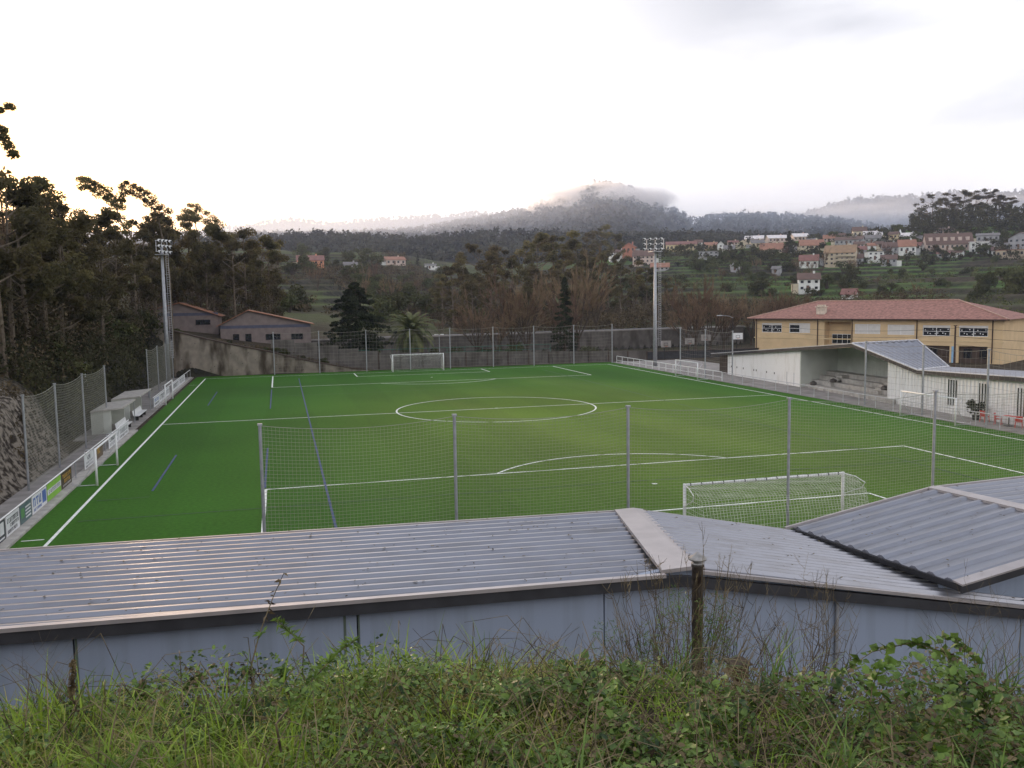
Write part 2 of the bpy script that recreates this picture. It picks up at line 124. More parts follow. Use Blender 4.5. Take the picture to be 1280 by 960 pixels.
SHRUBS=[(-49.7,7.9,11.9,3.2),(-51.0,29.0,12.1,3.2),(-56.9,34.9,14.5,2.7),(-54.2,48.2,10.9,3.6),(-57.4,44.5,12.6,2.8),(-43.2,-55.6,8.4,1.9),(-54.7,-52.6,15.7,2.6),(-40.0,27.0,5.9,3.6),(-37.5,3.4,4.4,2.7),(-39.7,-57.0,6.5,3.3),(-48.5,-28.8,11.9,3.4),(-41.3,27.1,6.7,2.9),(-54.4,-11.1,14.6,2.2),(-45.5,21.4,9.2,1.9),(-45.3,-50.2,9.7,2.8),(-41.8,12.4,6.9,3.2),(-48.8,-30.3,12.0,1.9),(-56.8,-30.0,16.6,2.7),(-58.6,-52.2,17.6,3.6),(-49.7,-39.6,12.6,2.1),(-37.2,48.4,5.6,3.0),(-45.6,-14.8,9.8,2.3),(-43.3,-9.6,8.1,2.3),(-54.4,35.0,13.3,3.5),(-50.5,-12.1,12.4,2.2),(-58.8,-24.5,17.8,3.0),(-47.0,33.4,9.3,2.4),(-45.0,-57.1,9.3,2.7),(-48.8,-44.5,12.3,2.5),(-53.1,-15.0,14.1,3.5),(-38.4,32.5,4.8,3.5),(-55.3,6.7,15.1,2.6),(-39.6,30.5,5.5,2.3),(-55.3,32.6,13.9,3.6),(-55.1,-18.2,15.7,2.8),(-50.1,-51.0,12.8,3.0),(-42.9,-25.1,8.6,3.4),(-46.3,37.2,8.7,1.8),(-51.6,-15.6,13.3,3.4),(-43.1,-15.1,8.2,2.9),(-46.6,-6.1,9.7,2.2),(-51.3,-22.4,13.6,2.1),(-56.5,-14.4,16.4,2.1),(-48.0,-40.0,11.6,2.8),(-52.8,-4.8,13.4,2.7),(-40.1,-55.9,6.6,3.2),(-49.3,-27.3,12.3,3.5),(-58.6,33.7,15.5,2.4),(-54.4,-36.5,15.1,3.1),(-46.6,29.2,9.3,2.2),(-39.1,-32.9,6.3,3.5),(-38.6,-19.0,6.0,2.3),(9.3,353.5,26.5,3.5),(30.2,461.7,37.8,3.7),(-13.0,262.4,20.2,5.3),(10.0,244.2,13.9,5.8),(37.4,418.3,30.5,4.1),(11.6,247.0,14.4,5.1),(33.3,444.8,35.1,4.9),(8.6,206.6,11.3,3.6),(32.9,271.1,14.8,2.8),(49.5,287.1,13.1,4.4),(-16.6,123.0,7.7,3.6),(-22.7,401.0,34.1,4.8),(30.8,266.9,14.3,2.5),(11.1,264.1,16.9,5.5),(35.7,373.6,25.8,2.1),(-6.4,312.3,23.9,5.5),(-18.6,359.0,28.7,3.7),(27.3,172.2,6.2,4.6),(24.7,161.5,4.6,2.8),(34.6,229.3,9.2,2.5),(63.5,378.0,22.6,4.9),(33.0,293.8,17.9,2.8),(-11.0,308.4,23.7,2.6),(-7.0,200.2,13.4,5.1),(-15.1,137.4,8.0,5.0),(29.1,394.5,28.3,5.3),(26.6,188.6,6.8,5.7),(15.0,199.9,9.5,4.3),(14.4,251.3,15.2,3.6),(30.9,248.1,13.0,3.2),(44.3,348.3,20.9,2.7),(-24.0,258.4,20.2,3.8),(7.2,137.9,5.7,4.8),(24.6,308.0,18.7,2.5),(14.2,172.3,8.3,2.0),(2.2,159.5,7.4,5.6),(4.0,370.9,29.2,4.0),(17.6,384.0,29.3,5.3),(43.9,316.0,17.4,2.3),(8.0,279.9,20.4,3.7),(-4.9,286.7,22.6,3.5),(9.6,139.6,5.6,3.0),(-19.0,104.0,6.8,2.1),(9.4,458.2,37.9,4.2),(-3.7,437.7,36.0,5.6),(15.9,230.5,12.1,3.7),(20.6,424.9,33.1,2.6),(18.2,277.0,17.0,5.4),(2.3,369.0,28.3,5.5),(15.3,153.9,6.7,5.3),(54.1,331.5,16.2,5.2),(17.4,252.5,14.0,5.2),(123.1,257.5,12.6,5.8),(60.1,223.7,6.9,6.3),(73.9,111.3,4.1,2.8),(90.1,294.3,11.8,3.0),(22.3,209.5,10.0,4.3),(136.7,260.8,15.0,3.3),(8.9,138.2,5.5,6.2),(75.4,123.3,4.5,4.7),(76.6,108.8,3.9,4.0),(19.4,205.4,10.2,4.8),(28.6,182.1,6.7,3.9),(144.5,291.3,17.6,3.7),(92.1,214.0,8.4,6.0),(28.2,151.1,4.4,5.7),(43.7,189.7,5.0,5.1),(129.2,280.4,14.1,4.4),(3.3,121.2,5.2,4.2),(59.9,185.3,5.9,5.0),(52.2,233.4,7.9,6.4),(78.7,158.0,4.5,4.8),(74.4,313.9,13.3,5.0),(97.2,251.0,9.8,6.5),(92.2,212.3,7.7,3.5),(84.5,377.8,19.5,2.9),(44.4,142.0,4.0,5.3),(12.2,173.0,8.9,4.9),(111.6,355.1,19.3,3.1),(34.7,171.2,4.5,5.5),(70.0,223.5,8.4,6.4),(150.2,271.0,16.3,4.0),(61.0,252.9,9.1,5.7),(105.3,235.1,9.2,2.8),(47.3,233.4,8.8,4.6),(31.5,146.8,4.0,4.1),(87.8,166.6,6.7,5.0),(41.9,289.9,14.8,5.0),(46.5,319.6,16.3,3.3),(130.0,280.1,14.6,5.2),(90.1,214.7,8.5,4.7),(77.2,374.8,18.5,5.9),(86.1,185.2,6.7,2.5),(230.7,270.0,19.8,4.2),(181.1,210.2,12.1,4.5),(214.6,281.0,20.0,4.4),(238.5,240.1,17.2,2.6),(160.7,190.8,9.3,2.2),(283.3,322.5,29.1,1.9),(187.9,143.1,9.6,2.4),(223.3,367.2,31.1,4.5),(183.1,248.9,15.0,3.0),(188.3,268.6,17.5,3.4),(184.5,268.5,16.8,3.3),(207.5,242.3,14.4,4.1),(142.1,215.6,11.4,2.7),(179.5,284.6,19.3,2.4),(213.8,152.6,12.7,2.4),(242.2,335.2,28.4,2.1),(213.1,299.7,22.1,4.2),(189.6,267.8,16.6,2.4),(167.7,182.2,9.4,1.9),(164.1,118.7,8.5,3.0),(234.0,266.9,18.8,3.0),(170.1,184.8,11.0,2.9),(170.1,176.7,9.4,1.8),(191.9,136.4,10.6,1.7),(210.1,239.2,14.8,2.9),(176.9,169.7,11.1,2.7),(160.2,137.5,8.2,2.9),(187.0,204.1,13.5,4.7),(145.2,197.6,10.1,4.2),(212.8,153.7,12.9,1.6),(213.3,280.0,18.5,1.7),(268.0,311.5,26.1,1.6),(169.2,269.1,16.4,3.8),(176.6,225.8,13.3,3.2),(202.9,177.3,12.5,2.6),(213.9,334.1,26.2,4.3),(202.8,320.3,23.6,2.1),(268.5,234.0,18.6,1.9),(233.9,267.7,19.4,4.2),(187.5,197.5,12.1,1.8),(242.7,347.8,30.3,4.6),(318.9,290.2,27.2,2.7),(183.3,268.6,16.8,3.2),(235.2,339.5,29.3,3.5),(169.2,184.9,10.7,2.4),(163.3,188.4,9.3,1.9),(173.2,207.1,11.5,3.4),(269.4,310.4,26.0,2.0),(212.9,150.0,11.7,1.7),(145.0,196.6,9.6,4.5),(205.1,301.1,21.2,4.2),(171.7,158.5,9.1,2.2),(186.7,284.5,19.8,4.7),(239.3,183.8,15.6,2.5),(195.1,326.7,24.8,4.8),(183.4,241.0,13.7,1.7),(219.6,277.1,19.4,3.8),(258.4,250.9,20.1,1.8),(169.3,163.6,9.1,2.8),(208.2,266.7,17.4,3.5),(272.7,309.2,25.9,3.0),(247.5,233.3,17.9,2.1),(179.1,221.8,12.7,4.7),(193.7,346.6,25.7,4.0),(213.8,354.1,28.7,2.2),(279.4,323.6,28.7,1.8),(221.8,331.8,27.2,4.5),(189.8,135.7,9.5,1.7),(319.8,258.8,24.0,2.1),(240.9,335.4,28.1,4.9),(247.7,259.0,18.8,1.9),(254.5,222.4,17.8,2.6),(220.4,294.5,20.8,3.3),(156.5,146.2,8.7,1.8),(190.7,194.4,12.8,2.3),(218.2,279.2,20.2,2.2),(183.6,305.7,22.1,3.7),(326.6,285.8,27.1,1.7),(177.0,306.2,22.5,4.6),(311.6,266.8,24.3,2.4),(242.1,335.9,29.3,3.7),(257.4,251.1,19.6,2.8),(187.8,141.7,9.3,2.3),(309.4,307.3,28.0,1.9),(149.0,195.9,9.6,2.2),(224.2,346.1,29.2,2.0),(222.4,274.6,18.9,2.6),(240.9,182.9,15.8,2.2),(202.7,174.2,11.9,2.1),(219.0,295.4,20.9,4.6),(237.8,352.6,30.7,2.0),(206.7,242.2,14.2,4.2),(234.2,289.5,22.7,4.9),(332.0,295.1,28.2,5.2),(211.4,378.5,31.2,4.5),(246.4,363.8,33.4,4.8),(305.1,364.9,38.4,4.8),(321.1,312.3,30.1,2.1),(318.3,314.2,30.3,3.3),(371.1,322.0,38.1,4.1),(287.1,370.8,37.7,3.1),(366.0,352.1,41.8,4.7),(228.0,390.2,33.0,3.2),(336.4,294.3,29.5,2.3),(247.6,344.8,30.3,3.9),(340.6,355.6,40.7,4.4),(312.6,392.7,42.2,5.9),(286.4,387.0,40.8,2.5),(330.2,384.2,43.3,2.5),(322.6,301.1,29.5,4.0),(255.0,355.5,33.5,3.4),(322.5,338.7,35.9,5.4),(321.9,339.8,36.2,4.4),(356.7,390.8,46.4,4.8),(264.8,365.9,36.3,3.6),(305.7,396.9,43.1,2.6),(292.1,318.9,28.9,4.6),(287.6,371.1,37.8,2.0),(298.3,338.1,32.6,2.6),(-18.7,51.6,2.5,0.9),(-19.7,51.6,2.8,0.7),(-15.9,51.6,1.8,0.6),(-12.8,51.6,0.9,0.9),(-18.8,51.6,2.5,0.5),(-13.1,51.6,1.0,0.7),(-32.9,51.6,5.2,1.1),(-21.0,51.6,3.0,0.8),(-26.0,51.6,3.9,0.9),(-5.1,65.8,-0.2,1.5),(-1.7,62.6,-0.2,1.6),(9.5,61.4,-0.2,1.1),(9.8,68.7,-0.2,1.7),(-4.7,67.5,-0.2,1.9),(6.4,70.0,-0.2,1.4),(7.3,64.0,-0.2,1.0),(16.9,64.2,-0.2,1.8),(20.3,67.4,-0.2,2.0),(14.7,69.8,-0.2,1.9),(5.7,67.4,-0.2,1.8),(32.1,63.0,-0.2,2.2)]
# ---------------------------------------------------------------- helpers
ORG={}
class MB:
    def __init__(s): s.v=[];s.f=[];s.n=0;s.big=[]
    def add(s,vs,fs):
        b=s.n;s.v.extend([tuple(map(float,p)) for p in vs]);s.f.extend([tuple(b+i for i in f) for f in fs]);s.n+=len(vs);return s
    def box(s,c,d,rz=0,rx=0,ry=0):
        hx,hy,hz=d[0]/2,d[1]/2,d[2]/2
        M=Matrix.Rotation(rz,3,'Z')@Matrix.Rotation(rx,3,'X')@Matrix.Rotation(ry,3,'Y');c=Vector(c)
        p=[c+M@Vector((x*hx,y*hy,z*hz)) for z in(-1,1) for y in(-1,1) for x in(-1,1)]
        return s.add(p,[(0,2,3,1),(4,5,7,6),(0,1,5,4),(2,6,7,3),(0,4,6,2),(1,3,7,5)])
    def bb(s,x0,x1,y0,y1,z0,z1): return s.box(((x0+x1)/2,(y0+y1)/2,(z0+z1)/2),(x1-x0,y1-y0,z1-z0))
    def tube(s,pts,rad,n=6,cap=True):
        pts=[Vector(p) for p in pts];k=len(pts)
        if not hasattr(rad,'__len__'): rad=[rad]*k
        rings=[];u=None
        for i in range(k):
            t=(pts[min(i+1,k-1)]-pts[max(i-1,0)])
            if t.length<1e-9: t=Vector((0,0,1))
            t.normalize()
            a=Vector((0,0,1)) if abs(t.z)<.9 else Vector((1,0,0))
            if u is None: u=t.cross(a).normalized()
            else:
                u=u-t*u.dot(t)
                u=u.normalized() if u.length>1e-6 else t.cross(a).normalized()
            w_=t.cross(u)
            rings.append([pts[i]+(u*math.cos(2*math.pi*j/n)+w_*math.sin(2*math.pi*j/n))*rad[i] for j in range(n)])
        vs=[p for r in rings for p in r];fs=[]
        for i in range(k-1):
            for j in range(n):
                fs.append((i*n+j,i*n+(j+1)%n,(i+1)*n+(j+1)%n,(i+1)*n+j))
        if cap: fs.append(tuple(range(n))[::-1]);fs.append(tuple((k-1)*n+j for j in range(n)))
        return s.add(vs,fs)
    def prism(s,poly,z0,z1):   # poly xy ccw; z0/z1 numbers or per-vertex lists
        n=len(poly);a=z0 if hasattr(z0,'__len__') else [z0]*n;b=z1 if hasattr(z1,'__len__') else [z1]*n
        vs=[(p[0],p[1],a[i]) for i,p in enumerate(poly)]+[(p[0],p[1],b[i]) for i,p in enumerate(poly)]
        return s.add(vs,[tuple(range(n))[::-1],tuple(range(n,2*n))]+[(i,(i+1)%n,n+(i+1)%n,n+i) for i in range(n)])
    def lathe(s,c,prof,n=16):
        vs=[];fs=[]
        for r,z in prof:
            for j in range(n): vs.append((c[0]+r*math.cos(2*math.pi*j/n),c[1]+r*math.sin(2*math.pi*j/n),c[2]+z))
        for i in range(len(prof)-1):
            for j in range(n): fs.append((i*n+j,i*n+(j+1)%n,(i+1)*n+(j+1)%n,(i+1)*n+j))
        fs.append(tuple(range(n))[::-1]);fs.append(tuple((len(prof)-1)*n+j for j in range(n)))
        return s.add(vs,fs)
    def solid(s,top,th):       # slab from a list of top points (planar polygon), th downwards
        n=len(top);vs=[tuple(p) for p in top]+[(p[0],p[1],p[2]-th) for p in top]
        return s.add(vs,[tuple(range(n)),tuple(range(n,2*n))[::-1]]+[(i,n+i,n+(i+1)%n,(i+1)%n) for i in range(n)])
    def build(s,name,mat,parent=None,smooth=False):
        o=fast(name,np.array(s.v).reshape(-1,3),s.f,mat,parent,smooth);return o
def fast(name,V,F,mat,parent=None,smooth=False):
    org=ORG.get(parent.name,(0,0,0)) if parent else (0,0,0)
    V=np.asarray(V,float)-np.array(org)
    me=bpy.data.meshes.new(name)
    if isinstance(F,np.ndarray):
        nf,k=F.shape
        me.vertices.add(len(V));me.vertices.foreach_set('co',V.ravel())
        me.loops.add(nf*k);me.loops.foreach_set('vertex_index',F.ravel().astype(np.int32))
        me.polygons.add(nf);me.polygons.foreach_set('loop_start',np.arange(0,nf*k,k,dtype=np.int32));me.polygons.foreach_set('loop_total',np.full(nf,k,dtype=np.int32))
        me.update(calc_edges=True)
    else: me.from_pydata([tuple(v) for v in V],[],F);me.update()
    if smooth: me.polygons.foreach_set('use_smooth',np.ones(len(me.polygons),dtype=bool))
    if mat: me.materials.append(mat)
    o=bpy.data.objects.new(name,me);COL.objects.link(o)
    if parent: o.parent=parent;ORG[o.name]=org
    return o
def tag(o,label=None,cat=None,group=None,kind=None):
    if label: o['label']=label
    if cat: o['category']=cat
    if group: o['group']=group
    if kind: o['kind']=kind
    return o
def thing(name,label,cat,loc=(0,0,0),group=None):
    o=bpy.data.objects.new(name,None);COL.objects.link(o);o.location=loc;o.empty_display_size=.3
    ORG[o.name]=tuple(loc);return tag(o,label,cat,group)
KIDS={}
def copy_tree(o,parent=None):
    if o.name not in KIDS: KIDS[o.name]=list(o.children)
    c=o.copy();COL.objects.link(c);c.parent=parent
    for ch in KIDS[o.name]: copy_tree(ch,c)
    return c
def struct(o): o['kind']='structure';return o
# ---------------------------------------------------------------- materials
def mat(name,c,rough=.7,metal=0,amt=.18,scale=3,bump=0,bscale=None,c2=None,detail=4,spec=.4,coord='Object',stretch=None,lo=.35,hi=.65,trans=0,rand=0):
    m=bpy.data.materials.new(name);m.use_nodes=True;n=m.node_tree.nodes;l=m.node_tree.links
    b=n['Principled BSDF'];b.inputs['Roughness'].default_value=rough;b.inputs['Metallic'].default_value=metal;b.inputs['Specular IOR Level'].default_value=spec
    t=n.new('ShaderNodeTexCoord');src=t.outputs[coord]
    if stretch:
        q_=n.new('ShaderNodeMapping');q_.inputs['Scale'].default_value=stretch;l.new(src,q_.inputs[0]);src=q_.outputs[0]
    z=n.new('ShaderNodeTexNoise');z.inputs['Scale'].default_value=scale;z.inputs['Detail'].default_value=detail;l.new(src,z.inputs['Vector'])
    r=n.new('ShaderNodeMapRange');r.inputs[1].default_value=lo;r.inputs[2].default_value=hi;l.new(z.outputs[0],r.inputs[0])
    x=n.new('ShaderNodeMixRGB');l.new(r.outputs[0],x.inputs[0])
    a=[max(0,v*(1-amt)) for v in c];d=list(c2) if c2 else [min(1,v*(1+amt)) for v in c]
    x.inputs[1].default_value=(*a,1);x.inputs[2].default_value=(*d,1);out=x.outputs[0]
    if rand:
        oi=n.new('ShaderNodeObjectInfo');hs=n.new('ShaderNodeHueSaturation')
        f1=n.new('ShaderNodeMapRange');f1.inputs[3].default_value=1-rand;f1.inputs[4].default_value=1+rand;l.new(oi.outputs['Random'],f1.inputs[0]);l.new(f1.outputs[0],hs.inputs['Value'])
        f2=n.new('ShaderNodeMapRange');f2.inputs[3].default_value=.485;f2.inputs[4].default_value=.515;l.new(oi.outputs['Random'],f2.inputs[0]);l.new(f2.outputs[0],hs.inputs['Hue'])
        l.new(out,hs.inputs['Color']);out=hs.outputs[0]
    l.new(out,b.inputs['Base Color'])
    if bump:
        z2=n.new('ShaderNodeTexNoise');z2.inputs['Scale'].default_value=bscale or scale*4;z2.inputs['Detail'].default_value=5;l.new(src,z2.inputs['Vector'])
        bu=n.new('ShaderNodeBump');bu.inputs['Strength'].default_value=bump;bu.inputs['Distance'].default_value=.05;l.new(z2.outputs[0],bu.inputs['Height']);l.new(bu.outputs[0],b.inputs['Normal'])
    if trans:
        tr=n.new('ShaderNodeBsdfTranslucent');l.new(out,tr.inputs[0]);ms_=n.new('ShaderNodeMixShader');ms_.inputs[0].default_value=trans
        l.new(b.outputs[0],ms_.inputs[1]);l.new(tr.outputs[0],ms_.inputs[2]);l.new(ms_.outputs[0],n['Material Output'].inputs['Surface'])
    return m
def ground_mat():
    # earth, scrub and grass mixed by noise; grass patches get greener away from the bank; rock on steep faces
    m=bpy.data.materials.new('hillside_ground');m.use_nodes=True;n=m.node_tree.nodes;l=m.node_tree.links;b=n['Principled BSDF'];b.inputs['Roughness'].default_value=.95;b.inputs['Specular IOR Level'].default_value=.15
    g=n.new('ShaderNodeNewGeometry')
    def noise(s,d=5):
        z=n.new('ShaderNodeTexNoise');z.inputs['Scale'].default_value=s;z.inputs['Detail'].default_value=d;l.new(g.outputs['Position'],z.inputs['Vector']);return z.outputs[0]
    def ramp(src,a,b_):
        r=n.new('ShaderNodeMapRange');r.inputs[1].default_value=a;r.inputs[2].default_value=b_;l.new(src,r.inputs[0]);return r.outputs[0]
    def mixc(f,c1,c2):
        x=n.new('ShaderNodeMixRGB');l.new(f,x.inputs[0])
        for i,c in ((1,c1),(2,c2)):
            if isinstance(c,tuple): x.inputs[i].default_value=(*c,1)
            else: l.new(c,x.inputs[i])
        return x.outputs[0]
    earth=mixc(ramp(noise(.6),.35,.65),(.034,.026,.018),(.070,.055,.036))
    mrk=n.new('ShaderNodeSeparateXYZ');l.new(g.outputs['Position'],mrk.inputs[0]);mry=n.new('ShaderNodeMapRange');mry.inputs[1].default_value=-8;mry.inputs[2].default_value=-16;l.new(mrk.outputs['Y'],mry.inputs[0])
    green=mixc(ramp(noise(.25),.35,.65),(.045,.10,.018),(.10,.17,.035))
    veg=mixc(ramp(noise(.022,6),.38,.50),earth,green)
    sep=n.new('ShaderNodeSeparateXYZ');l.new(g.outputs['Position'],sep.inputs[0])
    # the far slopes (y > 90) carry more grass
    mm=n.new('ShaderNodeMapRange');mm.inputs[1].default_value=60;mm.inputs[2].default_value=150;l.new(sep.outputs['Y'],mm.inputs[0])
    mk=n.new('ShaderNodeMath');mk.operation='MULTIPLY';mk.inputs[1].default_value=1;l.new(mm.outputs[0],mk.inputs[0])
    mx_=n.new('ShaderNodeMapRange');mx_.inputs[1].default_value=110;mx_.inputs[2].default_value=190;l.new(sep.outputs['X'],mx_.inputs[0])
    dull=mixc(ramp(noise(.06,6),.42,.58),(.055,.050,.028),(.078,.098,.034))
    c1=mixc(mk.outputs[0],earth,mixc(mx_.outputs[0],dull,veg))
    # the grass slope shows stone faces where it is steep
    sn=n.new('ShaderNodeSeparateXYZ');l.new(g.outputs['Normal'],sn.inputs[0])
    st=ramp(sn.outputs['Z'],.965,.87)
    rock=mixc(ramp(noise(2.6,10),.42,.58),(.035,.028,.022),(.23,.20,.165))
    dark=mixc(ramp(noise(.5),.4,.6),(.02,.02,.014),(.05,.045,.032))
    stp=mixc(mry.outputs[0],dark,rock)
    l.new(mixc(st,c1,stp),b.inputs['Base Color'])
    bu=n.new('ShaderNodeBump');bu.inputs['Strength'].default_value=.9;bu.inputs['Distance'].default_value=.35;l.new(noise(2.4,10),bu.inputs['Height']);l.new(bu.outputs[0],b.inputs['Normal'])
    return m
def turf_mat():
    m=bpy.data.materials.new('turf');m.use_nodes=True;n=m.node_tree.nodes;l=m.node_tree.links;b=n['Principled BSDF'];b.inputs['Roughness'].default_value=.9;b.inputs['Specular IOR Level'].default_value=.1
    g=n.new('ShaderNodeNewGeometry');z=n.new('ShaderNodeTexNoise');z.inputs['Scale'].default_value=.05;z.inputs['Detail'].default_value=3;l.new(g.outputs['Position'],z.inputs['Vector'])
    z2=n.new('ShaderNodeTexNoise');z2.inputs['Scale'].default_value=5;z2.inputs['Detail'].default_value=6;l.new(g.outputs['Position'],z2.inputs['Vector'])
    # centre yellower than the edges: sunlight and net overlay partly painted in
    ln=n.new('ShaderNodeVectorMath');ln.operation='LENGTH';mp_=n.new('ShaderNodeMapping');mp_.inputs['Location'].default_value=(-.12,.25,0);mp_.inputs['Scale'].default_value=(1/30,1/55,0);l.new(g.outputs['Position'],mp_.inputs[0]);l.new(mp_.outputs[0],ln.inputs[0])
    r=n.new('ShaderNodeMapRange');r.inputs[1].default_value=1.0;r.inputs[2].default_value=.1;r.interpolation_type='SMOOTHSTEP';l.new(ln.outputs['Value'],r.inputs[0])
    x=n.new('ShaderNodeMixRGB');l.new(r.outputs[0],x.inputs[0]);x.inputs[1].default_value=(.038,.118,.011,1);x.inputs[2].default_value=(.105,.168,.021,1)
    a=n.new('ShaderNodeMath');a.operation='ADD';l.new(z.outputs[0],a.inputs[0]);l.new(z2.outputs[0],a.inputs[1])
    r2=n.new('ShaderNodeMapRange');r2.inputs[1].default_value=.7;r2.inputs[2].default_value=1.3;r2.inputs[3].default_value=.72;r2.inputs[4].default_value=1.28;l.new(a.outputs[0],r2.inputs[0])
    y=n.new('ShaderNodeVectorMath');y.operation='SCALE';l.new(x.outputs[0],y.inputs[0]);l.new(r2.outputs[0],y.inputs['Scale']);l.new(y.outputs[0],b.inputs['Base Color'])
    sx=n.new('ShaderNodeSeparateXYZ');l.new(g.outputs['Position'],sx.inputs[0]);sn_=n.new('ShaderNodeMath');sn_.operation='SINE';sm=n.new('ShaderNodeMath');sm.operation='MULTIPLY';sm.inputs[1].default_value=math.pi/4.1;l.new(sx.outputs['X'],sm.inputs[0]);l.new(sm.outputs[0],sn_.inputs[0])
    sr=n.new('ShaderNodeMapRange');sr.inputs[1].default_value=-.12;sr.inputs[2].default_value=.12;sr.inputs[3].default_value=.965;sr.inputs[4].default_value=1.035;l.new(sn_.outputs[0],sr.inputs[0])
    sv=n.new('ShaderNodeVectorMath');sv.operation='SCALE';l.new(y.outputs[0],sv.inputs[0]);l.new(sr.outputs[0],sv.inputs['Scale']);l.new(sv.outputs[0],b.inputs['Base Color'])
    bu=n.new('ShaderNodeBump');bu.inputs['Strength'].default_value=.5;bu.inputs['Distance'].default_value=.02;z3=n.new('ShaderNodeTexNoise');z3.inputs['Scale'].default_value=40;l.new(g.outputs['Position'],z3.inputs['Vector']);l.new(z3.outputs[0],bu.inputs['Height']);l.new(bu.outputs[0],b.inputs['Normal'])
    return m
def concrete_mat(name,c,stain=(.05,.04,.03),lo=.5,hi=.66):
    m=bpy.data.materials.new(name);m.use_nodes=True;n=m.node_tree.nodes;l=m.node_tree.links;b=n['Principled BSDF'];b.inputs['Roughness'].default_value=.9;b.inputs['Specular IOR Level'].default_value=.2
    g=n.new('ShaderNodeNewGeometry')
    def nz(s,st,d=6):
        mp_=n.new('ShaderNodeMapping');mp_.inputs['Scale'].default_value=st;l.new(g.outputs['Position'],mp_.inputs[0]);z=n.new('ShaderNodeTexNoise');z.inputs['Scale'].default_value=s;z.inputs['Detail'].default_value=d;l.new(mp_.outputs[0],z.inputs['Vector']);return z.outputs[0]
    r=n.new('ShaderNodeMapRange');r.inputs[1].default_value=.35;r.inputs[2].default_value=.65;l.new(nz(.9,(1,1,1)),r.inputs[0])
    x=n.new('ShaderNodeMixRGB');l.new(r.outputs[0],x.inputs[0]);x.inputs[1].default_value=(*[v*.78 for v in c],1);x.inputs[2].default_value=(*[v*1.18 for v in c],1)
    r2=n.new('ShaderNodeMapRange');r2.inputs[1].default_value=lo;r2.inputs[2].default_value=hi;l.new(nz(.5,(1,1,.35)),r2.inputs[0])
    y=n.new('ShaderNodeMixRGB');l.new(r2.outputs[0],y.inputs[0]);l.new(x.outputs[0],y.inputs[1]);y.inputs[2].default_value=(*stain,1);l.new(y.outputs[0],b.inputs['Base Color'])
    bu=n.new('ShaderNodeBump');bu.inputs['Strength'].default_value=.3;bu.inputs['Distance'].default_value=.03;l.new(nz(8,(1,1,1)),bu.inputs['Height']);l.new(bu.outputs[0],b.inputs['Normal'])
    return m
M={}
M['ground']=ground_mat();M['turf']=turf_mat()
M['line']=mat('white_line_paint',(.74,.76,.70),amt=.15,scale=6);M['blue_line']=mat('blue_line_paint',(.015,.045,.13),amt=.2,scale=6);M['faint_line']=mat('dark_blue_line',(.02,.05,.035),amt=.2,scale=6)
M['concrete']=concrete_mat('stained_concrete',(.24,.205,.17),stain=(.055,.042,.030),lo=.46,hi=.60);M['darkconc']=concrete_mat('grey_block_wall',(.115,.104,.095),stain=(.06,.052,.045));M['pave']=concrete_mat('pavement',(.27,.25,.235),stain=(.17,.15,.13),lo=.55,hi=.75)
M['road']=concrete_mat('asphalt',(.12,.115,.12),stain=(.05,.05,.05));M['kerb']=mat('pale_concrete',(.38,.36,.33),amt=.2,scale=2)
M['roof']=mat('zinc_roof_sheet',(.31,.315,.35),rough=.32,metal=.8,amt=.04,scale=2.2,spec=.5,c2=(.24,.235,.245),lo=.45,hi=.8,detail=8,stretch=(.35,1,1))
M['flash']=mat('pale_flashing',(.46,.42,.41),rough=.42,metal=.55,amt=.08,scale=1.5)
M['fascia']=mat('dark_fascia',(.03,.03,.034),amt=.2,scale=2)
M['panel']=mat('blue_grey_wall_panel',(.27,.315,.405),rough=.55,amt=.0,scale=2.6,stretch=(1,1,.07),c2=(.225,.265,.325),lo=.45,hi=.72,detail=6)
M['stain']=mat('green_water_stain',(.10,.13,.10),amt=.2,scale=3,stretch=(1,1,.3))
M['galv']=mat('galvanised_steel',(.33,.34,.36),rough=.5,metal=.5,amt=.12,scale=4)
M['galvp']=mat('pale_galvanised_pipe',(.50,.50,.52),rough=.5,metal=.3,amt=.1,scale=4)
M['net']=mat('pale_net_cord',(.27,.27,.22),amt=.1,scale=4);M['netd']=mat('grey_net_cord',(.22,.20,.17),amt=.1,scale=4)
M['white']=mat('white_paint',(.72,.72,.72),rough=.45,amt=.06,scale=3);M['whitewall']=mat('white_wall_paint',(.84,.83,.81),amt=.05,scale=1.5,c2=(.66,.64,.60),lo=.5,hi=.75,stretch=(1,1,.3))
M['inner']=mat('greyish_white_wall_paint',(.52,.54,.49),amt=.10,scale=.6)
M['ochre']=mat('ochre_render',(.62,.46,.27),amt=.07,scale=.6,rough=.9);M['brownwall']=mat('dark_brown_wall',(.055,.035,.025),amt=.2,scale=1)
M['tile']=mat('clay_roof_tiles',(.24,.12,.095),amt=.15,scale=2.4,rough=.85,bump=.6,bscale=7,c2=(.36,.18,.145),detail=9)
M['brown']=mat('brown_pipe',(.05,.028,.02),amt=.15);M['glass']=mat('dark_glass',(.015,.017,.02),rough=.12,amt=.3,spec=.6);M['shutter']=mat('white_shutter',(.62,.60,.57),amt=.05,scale=2)
M['lblue']=mat('light_blue_paint',(.25,.42,.60),amt=.1);M['red']=mat('red_plastic',(.55,.05,.035),rough=.4,amt=.1);M['black']=mat('black_metal',(.018,.018,.018),rough=.5,amt=.2)
M['wood']=mat('weathered_wood',(.11,.06,.035),amt=.3,scale=8,stretch=(1,1,.2));M['bark']=mat('bark',(.075,.058,.045),amt=.3,scale=3,stretch=(1,1,.3),rough=.95,spec=.1);M['palebark']=mat('pale_bark',(.13,.105,.08),amt=.3,scale=3,rough=.95,spec=.1)
